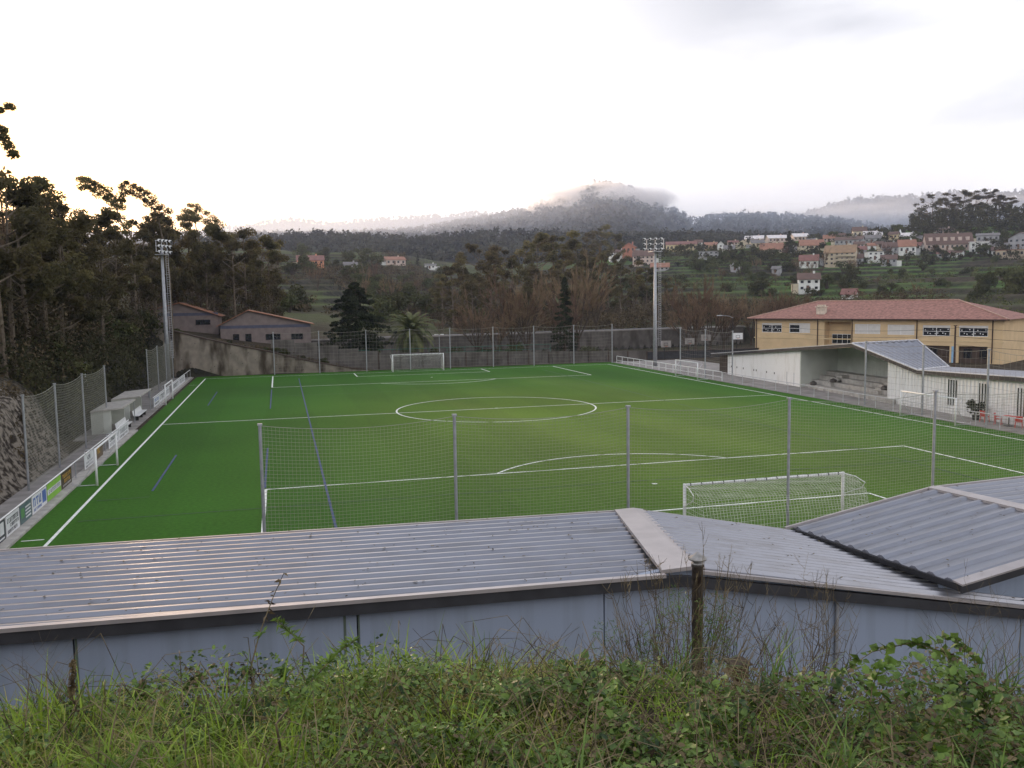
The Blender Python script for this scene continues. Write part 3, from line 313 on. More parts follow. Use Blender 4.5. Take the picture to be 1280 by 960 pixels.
M['twig']=mat('brown_twigs',(.15,.10,.066),amt=.3,scale=.6,rough=.95,spec=.1,rand=.25);M['dtwig']=mat('dark_stems',(.05,.038,.025),amt=.35,scale=7,c2=(.24,.19,.11),spec=.1)
M['euc']=mat('eucalyptus_leaves',(.058,.056,.026),amt=.4,scale=.35,c2=(.15,.125,.055),rough=.75,spec=.25,trans=.4,rand=.22)
M['conf']=mat('conifer_needles',(.016,.026,.013),amt=.4,scale=.8,c2=(.045,.055,.026),rough=.8,spec=.15,trans=.1)
M['palm']=mat('palm_fronds',(.06,.085,.025),amt=.35,scale=1,c2=(.14,.15,.05),rough=.7,trans=.2)
M['scrub']=mat('scrub_leaves',(.048,.064,.022),amt=.4,scale=.3,c2=(.125,.125,.05),rough=.85,spec=.15,trans=.12,rand=.35)
M['forest']=mat('far_forest_leaves',(.032,.042,.032),amt=.4,scale=.02,c2=(.075,.076,.052),rough=.95,spec=.05)
M['hill']=mat('wooded_hill',(.026,.030,.022),amt=.4,scale=.02,c2=(.055,.052,.036),rough=.95,spec=.05)
M['grassg']=mat('green_grass_blades',(.075,.17,.014),amt=.4,scale=5,c2=(.30,.42,.045),rough=.55,spec=.3,trans=.3)
M['grassy']=mat('yellow_grass_blades',(.22,.24,.045),amt=.35,scale=4,c2=(.46,.40,.14),rough=.6,spec=.25,trans=.3)
M['leafd']=mat('bramble_leaves',(.028,.080,.012),amt=.5,scale=9,c2=(.19,.29,.055),rough=.5,spec=.35,trans=.2)
M['leafr']=mat('dry_red_brown_leaves',(.07,.045,.026),amt=.4,scale=9,c2=(.22,.17,.085),rough=.7,trans=.2)
M['leafb']=mat('bright_leaves',(.06,.14,.02),amt=.3,scale=6,c2=(.16,.26,.05),rough=.5,trans=.3)
M['soil']=mat('dark_soil',(.03,.024,.014),amt=.4,scale=5,c2=(.06,.055,.022),bump=.8,bscale=20)
M['brick']=mat('grey_brick',(.19,.155,.145),amt=.12,scale=1.5,rough=.9);M['brickband']=mat('blue_grey_band',(.075,.08,.12),amt=.1)
# ---------------------------------------------------------------- the ground sheet
def ground_sheet():
    fine=np.radians(np.arange(-46,46.01,.2));coarse=np.radians(np.arange(46+4,360-46-.1,4));A=np.concatenate([fine,coarse])
    rr=[0.3]
    while rr[-1]<1100:
        r=rr[-1];rr.append(r+(.12 if r<6 else .35 if r<20 else .38 if r<78 else .9 if r<190 else 1.25 if r<520 else 2.6 if r<640 else 12))
    rr+=[1300,2000,4000,7000];R_=np.array(rr)
    ang=A[None,:]-YAW   # clockwise from +y
    X=CAM[0]+R_[:,None]*np.sin(ang);Y=CAM[1]+R_[:,None]*np.cos(ang);Zz=ground(X,Y)
    nr,na=X.shape
    V=np.stack([X.ravel(),Y.ravel(),Zz.ravel()],1);pass
    i,j=np.meshgrid(np.arange(nr-1),np.arange(na),indexing='ij');a=i*na+j;b=i*na+(j+1)%na
    F=np.stack([a,b,b+na,a+na],-1).reshape(-1,4)[:,::-1]
    o=fast('ground',V,F,M['ground'],None,True);return struct(o)
ground_sheet()
# ---------------------------------------------------------------- pitch
HW,HL=28.93,46.08
m=MB();m.bb(-30.3,30.9,-49.2,49.9,-.3,0);struct(m.build('football_pitch',M['turf']))
def stripmb(m,p,q_,wd,z):
    p=Vector((*p,0));q_=Vector((*q_,0));t=(q_-p).normalized();n_=Vector((-t.y,t.x,0))*wd/2
    m.add([(*(p-n_).xy,z),(*(q_-n_).xy,z),(*(q_+n_).xy,z),(*(p+n_).xy,z)],[(0,1,2,3)])
m=MB();W_=.15
def rect(x0,x1,y0,y1):
    for p,q_ in (((x0,y0),(x1,y0)),((x1,y0),(x1,y1)),((x1,y1),(x0,y1)),((x0,y1),(x0,y0))):
        z=.008 if p[0]!=q_[0] else .012
        stripmb(m,p,q_,W_,z)
rect(-HW,HW,-HL,HL);stripmb(m,(-HW,0),(HW,0),W_,.008)
for s in(-1,1):
    y0=s*HL
    for hw,d in((20.16,16.5),(9.16,5.5)):
        stripmb(m,(-hw,y0-s*d),(hw,y0-s*d),W_,.008)
        for t in(-1,1): stripmb(m,(t*hw,y0),(t*hw,y0-s*d),W_ if hw<10 else .16,.012)
    for t in(-1,1): stripmb(m,(t*HW+t*.3,y0-s*9.15),(t*HW+t*1.2,y0-s*9.15),.1,.008)
def arc(cx,cy,r,a0,a1,n=72,z=.016):
    for i in range(n):
        a=a0+(a1-a0)*i/n;b=a0+(a1-a0)*(i+1)/n
        m.add([(cx+(r-W_/2)*math.cos(a),cy+(r-W_/2)*math.sin(a),z),(cx+(r+W_/2)*math.cos(a),cy+(r+W_/2)*math.sin(a),z),(cx+(r+W_/2)*math.cos(b),cy+(r+W_/2)*math.sin(b),z),(cx+(r-W_/2)*math.cos(b),cy+(r-W_/2)*math.sin(b),z)],[(0,1,2,3)])
arc(0,0,9.15,0,2*math.pi,96)
th=math.acos(5.5/9.15)
arc(0,-HL+11,9.15,math.pi/2-th,math.pi/2+th,40);arc(0,HL-11,9.15,-math.pi/2-th,-math.pi/2+th,40)
for y in(-HL+11,HL-11,0): m.add([(.16*math.cos(k*.785),y+.16*math.sin(k*.785),.02) for k in range(8)],[tuple(range(8))])
struct(m.build('white_pitch_lines',M['line']))
m=MB()
stripmb(m,(-16.8,41.2),(-17.05,-43),.12,.014)
for x,a,b in((-20.2,27,7.8),(-20.2,-15.6,-29.2),(-26.2,26.8,12.9),(-26.05,-16.4,-28)): stripmb(m,(x,a),(x,b),.12,.018)
struct(m.build('blue_pitch_lines',M['blue_line']))
m=MB()
stripmb(m,(16.9,41),(16.7,-43),.09,.014)
for a,b in(((-28.5,-34),(28.5,-34.3)),((-28.5,-29.6),(-26,-29.5)),((-28.5,19),(28.5,19))): stripmb(m,a,b,.07,.022)
struct(m.build('faint_pitch_lines',M['faint_line']))
# side strips
m=MB();m.bb(-34.3,-30.7,-7,49.8,-.3,.02);m.bb(-33.1,-30.7,-52,-7.01,-.3,.02);struct(m.build('left_pavement',M['pave']))
m=MB();m.bb(-30.98,-30.32,-52,-3.2,-.2,.10);m.bb(-31.3,-30.9,12.5,49,-.2,.10);struct(m.build('kerb',M['kerb']))
m=MB();m.bb(30.95,44,-60,50,-.3,.03);struct(m.build('right_pavement',M['pave']))
m=MB();m.bb(-30,31,-57.7,-49.25,-.3,.025);struct(m.build('near_pavement',M['pave']))
# ---------------------------------------------------------------- corrugated roof helper
def ribbed(name,mat_,parent,A,B,C_,D,pitch=.47,h=.08,th=.05,top=.17):
    # A-B runs along the ribs at the front edge, D-C along the ribs at the back edge
    A,B,C_,D=[Vector(p) for p in(A,B,C_,D)]
    L0=(D-A).length;n=max(2,round(L0/pitch));nrm=(B-A).cross(D-A).normalized()
    if nrm.z<0: nrm=-nrm
    prof=[]
    for i in range(n):
        t=i/n;w_=1/n
        for f,z in((0,0),(.30,0),(.48,h),(.66,h),(.84,0)): prof.append((t+f*w_,z))
    prof.append((1,0))
    mb=MB();k=len(prof);vs=[]
    for t,z in prof: vs+= [A.lerp(D,t)+nrm*z, B.lerp(C_,t)+nrm*z]
    for t,z in prof: vs+= [A.lerp(D,t)-nrm*th, B.lerp(C_,t)-nrm*th]
    fs=[]
    for i in range(k-1):
        fs.append((2*i,2*i+1,2*i+3,2*i+2));o=2*k;fs.append((o+2*i,o+2*i+2,o+2*i+3,o+2*i+1))
        fs.append((2*i,2*i+2,o+2*i+2,o+2*i));fs.append((2*i+1,o+2*i+1,o+2*i+3,2*i+3))
    fs.append((0,2*k,2*k+1,1));fs.append((2*k-2,2*k-1,4*k-1,4*k-2))
    mb.add(vs,fs);return mb.build(name,mat_,parent)
def zf(x):
    return 3.02+(-9-x)*.0175 if x<-8 else 2.86
# near building (its back faces the bank)
YF,YB=-51.0,-58.0
nb=thing('changing_room_building','long low building with folded grey roof and blue grey wall, nearest','building',(-12,-54,0))
z1=lambda x:2.86+(-8.6-x)*.0290-.0
zL=lambda x:2.86+(-8-x)*.0165
ribbed('roof_panel',M['roof'],nb,(-8.55,YF,zL(-8.5)),(-31.5,YF,zL(-31.5)+.02),(-31.5,YB,zL(-31.5)+.24),(-9.95,YB,zL(-9.5)))
s2=lambda x:2.80-.205*(x+7.57)
ribbed('roof_panel',M['roof'],nb,(-7.75,YF,s2(-7.75)),(5.5,YF,s2(5.5)),(5.5,YB,s2(5.5)),(-9.15,YB,s2(-9.15)+.0),pitch=.40,h=.10)
# ridge flashing
m=MB();m.solid([(-8.62,YF,2.97),(-7.95,YF,2.98),(-9.2,YB,3.19),(-10.15,YB,3.17)],.10);m.solid([(-7.95,YF,2.98),(-7.6,YF,2.91),(-8.95,YB,3.13),(-9.2,YB,3.19)],.10);m.build('ridge_flashing',M['flash'],nb)
# pale edge trims, front and back, just above the sheets
def edge(mb,pts,wd,th,dy):
    for a,b in zip(pts[:-1],pts[1:]):
        mb.solid([(a[0],a[1],a[2]+.07),(b[0],b[1],b[2]+.07),(b[0],b[1]+dy*wd,b[2]+.07),(a[0],a[1]+dy*wd,a[2]+.07)] if dy>0 else [(a[0],a[1],a[2]+.07),(a[0],a[1]+dy*wd,a[2]+.07),(b[0],b[1]+dy*wd,b[2]+.07),(b[0],b[1],b[2]+.07)],th)
m=MB();edge(m,[(-31.5,YB-.01,zL(-31.5)+.24),(-10.1,YB-.01,3.03)],.16,.09,-1);edge(m,[(-9.1,YB-.01,3.02),(5.5,YB-.01,s2(5.5))],.14,.09,-1);edge(m,[(-31.5,YF,zL(-31.5)+.02),(-8.6,YF,zL(-8.5))],.06,.09,1);edge(m,[(-7.7,YF,s2(-7.7)),(-.6,YF,s2(-.6))],.05,.09,1);m.build('edge_trim',M['flash'],nb)
m=MB()
def vband(mb,a,b,y0,y1,h): mb.add([(a[0],y0,a[1]),(b[0],y0,b[1]),(b[0],y1,b[1]),(a[0],y1,a[1]),(a[0],y0,a[1]-h),(b[0],y0,b[1]-h),(b[0],y1,b[1]-h),(a[0],y1,a[1]-h)],[(0,1,2,3),(7,6,5,4),(0,4,5,1),(1,5,6,2),(2,6,7,3),(3,7,4,0)])
vband(m,(-31.5,zL(-31.5)+.22),(-9.6,2.99),YB-.12,YB+.04,.27);vband(m,(-9.6,2.99),(5.5,s2(5.5)-.03),YB-.12,YB+.04,.27)
vband(m,(-31.4,zL(-31.5)-.04),(-8.2,2.85),YF-.02,YF+.05,.3);vband(m,(-8.2,2.83),(-.4,s2(-.4)-.03),YF-.02,YF+.05,.3)
m.build('fascia',M['fascia'],nb)
# back wall panels with open joints
m=MB();xs=[-31.4,-23.63,-17.66,-11.6,-4.97,1.2,5.4]
def topz(x): return zL(x)+.24*(min(1,max(0,(-10-x)/21.5)))-.05 if x<-9.6 else s2(x)+.05-.1
for a,b in zip(xs[:-1],xs[1:]):
    a_,b_=a+.018,b-.018
    cuts=[a_]+([-9.6] if a_<-9.6<b_ else [])+[b_]
    for c,d in zip(cuts[:-1],cuts[1:]):
        m.add([(c,-57.78,-4.4),(d,-57.78,-4.4),(d,-57.78,topz(d)-.03),(c,-57.78,topz(c)-.03),(c,-57.6,-4.4),(d,-57.6,-4.4),(d,-57.6,topz(d)-.03),(c,-57.6,topz(c)-.03)],[(0,1,2,3),(5,4,7,6),(0,3,7,4),(1,5,6,2),(3,2,6,7)])
m.build('wall',M['panel'],nb)
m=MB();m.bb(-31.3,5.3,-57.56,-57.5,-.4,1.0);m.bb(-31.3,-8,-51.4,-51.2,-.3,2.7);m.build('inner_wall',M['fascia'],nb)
for x,wd in((-23.58,.045),(-17.95,.06),(-17.63,.04)):
    m=MB();m.bb(x-wd/2,x+wd/2,-57.79,-57.782,0.2,topz(x)-.28);m.build('stain',M['stain'],nb)
for x in(-4.97,):
    m=MB();m.tube([(x,-57.86,-3.6),(x,-57.86,topz(x)-.2)],.05,8);m.build('downpipe',M['galv'],nb)
# second wing, rising to the right
wg=thing('stand_wing','grey metal roofed wing rising over the low roof end at lower right','building',(4,-54,0))
s3=lambda x:2.78+.165*(x-3.9)
ribbed('roof_panel',M['roof'],wg,(3.75,YF,s3(3.75)),(-1.95,YF,s3(-1.95)),(-1.25,YB,s3(-1.25)),(4.35,YB,s3(4.35)),pitch=.62)
ribbed('roof_panel',M['roof'],wg,(4.15,YF,s3(3.85)),(14,YF,3.06),(14,YB,3.06),(4.85,YB,s3(4.3)),pitch=.5)
m=MB();m.solid([(3.7,YF-.01,s3(3.75)+.09),(4.2,YF-.01,s3(3.75)+.11),(4.95,YB+.01,s3(4.35)+.11),(4.3,YB+.01,s3(4.35)+.09)],.09)
m.solid([(-2.2,YF+.05,s3(-2.2)+.07),(4.0,YF+.05,s3(4)+.08),(4.0,YF-.04,s3(4)+.08),(-2.2,YF-.04,s3(-2.2)+.07)][::-1],.1);m.solid([(4.0,YF+.05,s3(3.9)+.08),(14,YF+.05,3.13),(14,YF-.04,3.13),(4.0,YF-.04,s3(3.9)+.08)][::-1],.1)
m.solid([(-1.3,YB-.25,s3(-1.3)+.05),(4.6,YB-.25,s3(4.5)+.05),(4.6,YB+.12,s3(4.5)+.07),(-1.3,YB+.12,s3(-1.3)+.07)],.05);m.build('flashing',M['flash'],wg)
m=MB();vband(m,(-1.3,s3(-1.3)-.01),(4.6,s3(4.6)-.01),YB-.24,YB-.16,.2)
m.add([(-2.0,YF,s3(-2)-.06),(-1.27,YB-.2,s3(-1.27)-.01),(-1.2,YB-.2,s3(-1.27)-.22),(-1.92,YF,s3(-2)-.2),(-1.9,YF,s3(-2)-.06),(-1.17,YB-.2,s3(-1.27)-.01)],[(0,1,2,3),(1,5,2),(0,3,4),(4,3,2,5),(0,4,5,1)]);m.build('fascia',M['fascia'],wg)
m=MB();m.add([(-1.1,-57.3,-.3),(14,-57.3,-.3),(14,-57.3,2.9),(4.4,-57.3,s3(4.3)-.08),(-1.1,-57.3,s3(-1.1)-.1),(-1.1,-57.1,-.3),(14,-57.1,-.3),(14,-57.1,2.9),(4.4,-57.1,s3(4.3)-.08),(-1.1,-57.1,s3(-1.1)-.1)],[(0,1,2,3,4),(9,8,7,6,5),(0,4,9,5)]);m.build('wall',M['panel'],wg)
m=MB();m.bb(-1.5,13.8,-51.4,-51.2,-.3,1.5);m.build('front_wall',M['inner'],wg)
# sheet overlaps, screws and leaf litter on the roof
rr=random.Random(4);m=MB()
for i in range(420):
    if rr.random()<.62: x=rr.uniform(-31,-8.8);y=rr.uniform(YB,YF);z=zL(x)+(YF-y)/7*.24*min(1,max(0,(-10-x)/21.5))*1.0+.10
    elif rr.random()<.6: x=rr.uniform(-8.6,4);y=rr.uniform(YB,YF);z=s2(x)+.10;x=max(x,-7.6-(YF-y)/7*1.3)
    else: x=rr.uniform(-1,9);y=rr.uniform(YB,YF);z=(s3(x) if x<3.8 else 2.95)+.11
    a=rr.uniform(0,3.14);L_=rr.uniform(.015,.05);m.box((x,y,z),(L_*2,L_*.8,.006),rz=a,rx=rr.uniform(-.3,.3))
tag(m.build('leaf_litter',M['dtwig']),'scattered dark leaf litter and specks lying on the grey metal roofs','leaf litter',kind='stuff')
# flue
fl=thing('flue_pipe','rusty metal flue pipe with conical rain cap before the blue grey wall','flue',(-9.78,-59.2,0))
m=MB();m.lathe((-9.78,-59.2,0),[(.135,-3.2),(.135,3.58),(.15,3.59),(.15,3.66),(.12,3.665)],20);m.build('pipe',mat('rusty_flue',(.075,.05,.038),rough=.6,metal=.3,amt=.4,scale=4,c2=(.14,.12,.10)),fl,True)
m=MB();m.lathe((-9.78,-59.2,0),[(.125,3.60),(.15,3.61),(.15,3.68),(.11,3.685),(.11,3.76)],20)
m.lathe((-9.78,-59.2,0),[(.20,3.75),(.215,3.755),(.215,3.79),(.10,3.87),(.03,3.93),(.005,3.95)],20);m.build('cap',mat('weathered_galvanised',(.30,.29,.28),rough=.5,metal=.5,amt=.25,scale=5),fl,True)
bx=thing('rusty_box','small rusty open box with a flat lid on a stake beside the bare twigs','box',(-13.1,-70.6,6.0))
# ---------------------------------------------------------------- nets and fences
def net_panel(mb,p,q_,z0,z1,sag,cell=.16,rad=.006,vr=.0045):
    p=Vector(p);q_=Vector(q_);Ln=(q_-p).length;rows=int((z1-z0)/cell);ns=12
    def top(t): return z1-sag*4*t*(1-t)
    for i in range(rows+1):
        f=i/rows;pts=[]
        for j in range(ns+1):
            t=j/ns;a=p.lerp(q_,t);pts.append((a.x,a.y,z0+(top(t)-z0)*f))
        mb.tube(pts,rad*(2.2 if i in(0,rows) else 1),3,False)
    for j in range(1,int(Ln/cell)):
        t=j*cell/Ln;a=p.lerp(q_,t);mb.tube([(a.x,a.y,z0),(a.x,a.y,top(t))],vr,3,False)
def net_fence(name,label,pts,h,sag=.45,z0=.25,mt='net',cell=.16,rad=.006,pr=.06,mid=None,cat='net fence',skip=(),group=None,vr=.0045):
    root=thing(name,label,cat,(pts[0][0],pts[0][1],0),group)
    for x,y in pts:
        m=MB();m.tube([(x,y,-.3),(x,y,h)],pr,10);m.box((x,y,h+.03),(pr*2.6,pr*2.6,.06));m.build('post',M['galv'],root,False)
    m=MB()
    for i,(a,b) in enumerate(zip(pts[:-1],pts[1:])):
        if i in skip: continue
        net_panel(m,(*a,0),(*b,0),z0,h-.02,sag,cell,rad,vr)
    m.build('net',M[mt],root);return root
net_fence('ball_stop_net','tall ball net on five grey posts behind the near goal, above the metal roof',[(-19.88,-47.5),(-13.27,-47.5),(-6.68,-47.5),(.13,-47.5),(6.95,-47.5),(13.8,-47.5),(20.6,-47.5)],5.9,sag=.24,cell=.125,rad=.0055,vr=.0042)
net_fence('ball_stop_net','tall sagging ball net on the left beside the rock face, in front of the dugouts',[(-32.6,-25.72),(-32.6,-18.71),(-32.6,-10.96),(-32.6,-2.77)],5.22,sag=.24,cell=.16,mt='net',rad=.007)
net_fence('ball_stop_net','ball net beside the left floodlight mast, behind the far dugout',[(-33.0,23.3),(-33.0,31.7),(-33.0,39.3),(-33,46.6)],5.2,sag=.24,cell=.22,rad=.009)
net_fence('ball_stop_net','long ball net on slim posts behind the far goal',[(x,48.6) for x in(-19.92,-13.71,-7.1,-.77,5.13,11.66,17.99,24.35,30.61)],5.95,sag=.22,cell=.5,mt='netd',rad=.010,pr=.075,vr=.007)
net_fence('ball_stop_net','three tall net posts by the far right corner goal, beside the white walled stand',[(31.4,26.49),(31.4,19.62),(31.4,12.95)],5.95,sag=.25,cell=.5,mt='netd',rad=.010,pr=.075,vr=.007)
net_fence('ball_stop_net','three tall net posts on the right in front of the metal clad stand',[(31.3,-10.84),(31.3,-18.05),(31.3,-24.75),(31.3,-31.5)],5.75,sag=.25,cell=.5,mt='netd',rad=.008,pr=.08,vr=.006)
# ---------------------------------------------------------------- goals
def goal(label,cx,cy,rz,w_,h,dep,kind,group):
    root=thing('football_goal',label,'goal',(0,0,0),group)
    m=MB();r=.055
    m.tube([(-w_/2,0,0),(-w_/2,0,h+.05)],r+.01,10);m.tube([(w_/2,0,0),(w_/2,0,h+.05)],r+.01,10);m.tube([(-w_/2,0,h),(w_/2,0,h)],r,10);m.build('frame',M['white'],root,True)
    for s in(-1,1):
        x=s*w_/2;m=MB()
        if kind=='full': m.tube([(x,0,h),(x+s*.12,dep*.35,h-.02),(x+s*.2,dep*.62,h-.18),(x+s*.16,dep*.55,h-.42),(x+s*.02,.08,h-.85)],.022,6)
        else: m.tube([(x,0,.05),(x,dep,.05),(x,dep,.25),(x,dep,.12),(x,dep*.7,.12),(x,.1,h-.8),(x,dep*.45,h-.12),(x,dep*.38,h-.02),(x,0,h)],.022,6)
        m.build('support',M['white' if kind=='full' else 'galvp'],root)
    if kind!='full': m=MB();m.tube([(-w_/2,dep,.05),(w_/2,dep,.05)],.025,6);m.build('ground_bar',M['galvp'],root)
    if kind=='full':
        m=MB();c=.14;rd=.006
        nx=int(w_/c);nz=14
        prof=[(0.02,h),(dep*.5,h-.08),(dep*.78,h-.35),(dep*.92,h*.55),(dep,.03)]
        def pr(t):
            t*=len(prof)-1;i=min(int(t),len(prof)-2);f=t-i;return prof[i][0]*(1-f)+prof[i+1][0]*f,prof[i][1]*(1-f)+prof[i+1][1]*f
        for i in range(nx+1):
            x=-w_/2+w_*i/nx
            m.tube([(x,)+pr(t/8) for t in range(9)],rd,3,False)
        for k in range(int(4.2/c)+1):
            y,z=pr(min(1,k*c/4.2));m.tube([(-w_/2+w_*j/6,y,z-.03*math.sin(j*2+k)) for j in range(7)],rd,3,False)
        for s in(-1,1):
            for k in range(1,nz):
                z=h*k/nz
                yy=np.interp(z,[0,h*.55,h-.35,h-.08,h],[dep,dep*.92,dep*.78,dep*.5,.05]);m.tube([(s*w_/2,.03,z),(s*w_/2,yy,z)],rd,3,False)
            for k in range(1,12):
                y=dep*k/12;zt=np.interp(y,[0,dep*.5,dep*.78,dep*.92,dep],[h,h-.08,h-.35,h*.55,.03]);m.tube([(s*w_/2,y,.02),(s*w_/2,y,zt)],rd,3,False)
        m.build('net',mat('white_net_cord',(.6,.6,.56)),root)
        for i in range(15): m=MB();m.tube([(-w_/2+w_*(i+.5)/15-.02,0,h),(-w_/2+w_*(i+.5)/15+.02,0,h)],.064,8);m.build('net_clip',M['black'],root)
    root.location=(cx,cy,0);root.rotation_euler=(0,0,rz);return root
goal('white full size goal with a white net, nearest the camera',0,-HL,math.pi,7.32,2.44,1.9,'full','full size goals')
goal('white full size goal at the far end, below the palm tree',0,HL,0,7.32,2.44,1.9,'full','full size goals')
goal('white small training goal on the near left touchline',-29.25,-22.2,math.pi/2,6.4,2.05,1.25,'s','training goals')
goal('white small training goal at the far left beside the advert boards',-30.35,18.2,math.pi/2,6,2.0,.6,'s','training goals')
goal('white small training goal at the far right, by the floodlight mast',29.35,20.6,-math.pi/2,6,2.05,1.4,'s','training goals')
goal('white small training goal on the near right touchline, before the metal clad stand',29.75,-20.4,-math.pi/2,6,2.05,1.4,'s','training goals')
# ---------------------------------------------------------------- left side: rail, advert boards, dugouts
rail=thing('boundary_rail','long white topped rail on grey posts along the left touchline','railing',(-30.85,-26,0))
m=MB();m.tube([(-30.75,-51,1.08),(-30.75,-4.6,1.08)],.035,8);m.build('top_rail',M['white'],rail)
for i in range(16):
    m=MB();m.tube([(-30.8,-50.5+i*3.05,0),(-30.8,-50.5+i*3.05,1.07)],.03,6);m.build('post',M['galv'],rail)
rail=thing('boundary_rail','short white topped rail beyond the dugouts at the far left','railing',(-31.1,30,0))
m=MB();m.tube([(-31.1,12,1.08),(-31.1,49,1.08)],.035,8);m.build('top_rail',M['white'],rail)
for i in range(10):
    m=MB();m.tube([(-31.1,12+i*4.1,0),(-31.1,12+i*4.1,1.07)],.03,6);m.build('post',M['galv'],rail)
def cmat(n,c): 
    if n not in M: M[n]=mat(n,c,amt=.08,rough=.5,scale=2)
    return M[n]
def board(y0,y1,base,marks,label,x=-30.72,zt=1.02):
    root=thing('advert_board',label,'advert board',(x,(y0+y1)/2,0),'advert boards along the left touchline')
    m=MB();m.bb(x-.02,x,y0+.03,y1-.03,.16,zt);m.build('panel',cmat(*base),root)
    g={}
    for nm,c,a0,a1,b0,b1 in marks:
        g.setdefault(nm,(c,MB()))[1].bb(x+.001,x+.006,y0+(y1-y0)*a0,y0+(y1-y0)*a1,.16+(zt-.16)*b0,.16+(zt-.16)*b1)
    for nm,(c,mb) in g.items():
        if len(mb.f)>24: mb.build('lettering',cmat(nm,c),root)
        else:
            for k in range(0,len(mb.v),8):
                m=MB();m.add(mb.v[k:k+8],[(0,2,3,1),(4,5,7,6),(0,1,5,4),(2,6,7,3),(0,4,6,2),(1,3,7,5)]);m.build('lettering',cmat(nm,c),root)
def letters(nm,c,a0,a1,b0,b1,n,seed):
    rr=random.Random(seed);o=[];w_=(a1-a0)/n
    for i in range(n):
        s=a0+i*w_;k=rr.randrange(4);t=w_*.22
        if k!=3: o.append((nm,c,s+w_*.1,s+w_*.1+t,b0,b1))
        if k in(0,2): o.append((nm,c,s+w_*.62,s+w_*.62+t,b0,b1))
        if k in(0,1): o.append((nm,c,s+w_*.1+t,s+w_*.62,b1-(b1-b0)*.22,b1))
        if k in(1,2): o.append((nm,c,s+w_*.1+t,s+w_*.62,b0,b0+(b1-b0)*.22))
        if k==3: o+=[(nm,c,s+w_*.35,s+w_*.35+t,b0,b1-(b1-b0)*.22),(nm,c,s+w_*.1,s+w_*.84,b1-(b1-b0)*.22,b1)]
    return o
WH=(.66,.66,.68);BK=(.02,.02,.03);wb=('board_white',WH);db=('board_dark',(.035,.04,.05))
board(-41.4,-38.9,wb,letters('ink_black',BK,.08,.92,.55,.9,7,1)+letters('ink_black',BK,.15,.85,.15,.38,9,2),'white advert board with two rows of dark lettering at the left frame edge')
board(-38.8,-36.8,db,[('ink_white',WH,.12,.27,.3,.92),('ink_white',WH,.36,.50,.3,.92),('ink_white',WH,.60,.88,.3,.92),('ink_dark2',(.035,.04,.05),.69,.80,.45,.80)][:3]+[('ink_white',WH,.1,.9,.08,.16)],'dark advert board with three tall white letters, nearest on the left rail')
board(-36.7,-34.7,wb,letters('ink_black',BK,.08,.92,.62,.86,8,3)+letters('ink_black',BK,.3,.92,.38,.55,7,4)+letters('ink_black',BK,.08,.8,.12,.28,8,5),'white advert board with three rows of small dark lettering')
board(-34.6,-32.7,('board_greygreen',(.09,.14,.15)),[('ink_white',WH,.45,.9,.70,.78),('ink_white',WH,.45,.9,.52,.60),('ink_white',WH,.45,.9,.34,.42),('ink_white',WH,.45,.9,.16,.24),('ink_green',(.10,.25,.10),.08,.36,.3,.8)],'grey green advert board with white lines of text')
board(-32.6,-29.9,wb,letters('ink_blue',(.08,.14,.38),.06,.62,.38,.86,3,6)+[('ink_blue',(.08,.14,.38),.68,.94,.2,.9)]+letters('ink_blue',(.08,.14,.38),.1,.62,.12,.26,7,7),'white advert board with large blue letters')
board(-29.8,-26.9,('board_green',(.22,.46,.05)),[('ink_white',WH,.02,.98,.36,.68)]+letters('ink_blue',(.08,.14,.38),.1,.9,.42,.62,7,8),'bright green advert board with a white band across')
board(-26.8,-24.4,('board_brown',(.055,.035,.02)),letters('ink_gold',(.55,.32,.06),.1,.9,.62,.85,6,9)+letters('ink_gold',(.55,.32,.06),.25,.8,.3,.52,4,10)+letters('ink_white',WH,.1,.9,.1,.2,9,11),'dark brown advert board with golden lettering')
board(-21.0,-18.2,wb,[('ink_grey',(.25,.25,.28),.3,.6,.55,.85)]+letters('ink_grey',(.25,.25,.28),.12,.88,.3,.42,8,12)+letters('ink_black',BK,.12,.88,.08,.2,9,13),'white advert board standing alone with a grey emblem')
board(-18.1,-15.3,('board_tan',(.13,.09,.06)),letters('ink_gold',(.55,.32,.06),.35,.7,.35,.85,2,14),'brown advert board with two golden letters')
board(-13.2,-9.4,wb,letters('ink_black',BK,.1,.9,.5,.8,7,15)+letters('ink_grey',(.25,.25,.28),.1,.9,.15,.35,9,16),'white lettered advert board behind the near training goal')
board(-9.3,-5.0,wb,letters('ink_grey',(.25,.25,.28),.1,.9,.45,.85,6,17)+letters('ink_black',BK,.1,.9,.12,.3,9,18),'white advert board just before the near dugout')
board(12.2,16,wb,letters('ink_blue',(.08,.14,.38),.1,.9,.5,.85,6,19)+letters('ink_black',BK,.1,.9,.15,.35,9,20),'white advert board just past the far dugout',x=-31.04)
board(16.1,20.2,wb,letters('ink_black',BK,.1,.9,.3,.85,5,21),'white advert board seen through the far training goal',x=-31.04)
board(20.3,24.6,wb,letters('ink_grey',(.25,.25,.28),.1,.9,.3,.85,6,22),'white advert board right of the far training goal',x=-31.04)
board(28,34,wb,letters('ink_black',BK,.08,.92,.3,.85,6,23),'white advert board with bold black letters at the foot of the mast',x=-31.04)
board(34.2,41.5,wb,letters('ink_black',BK,.1,.9,.3,.85,5,24),'white advert board farthest along the left rail',x=-31.04)
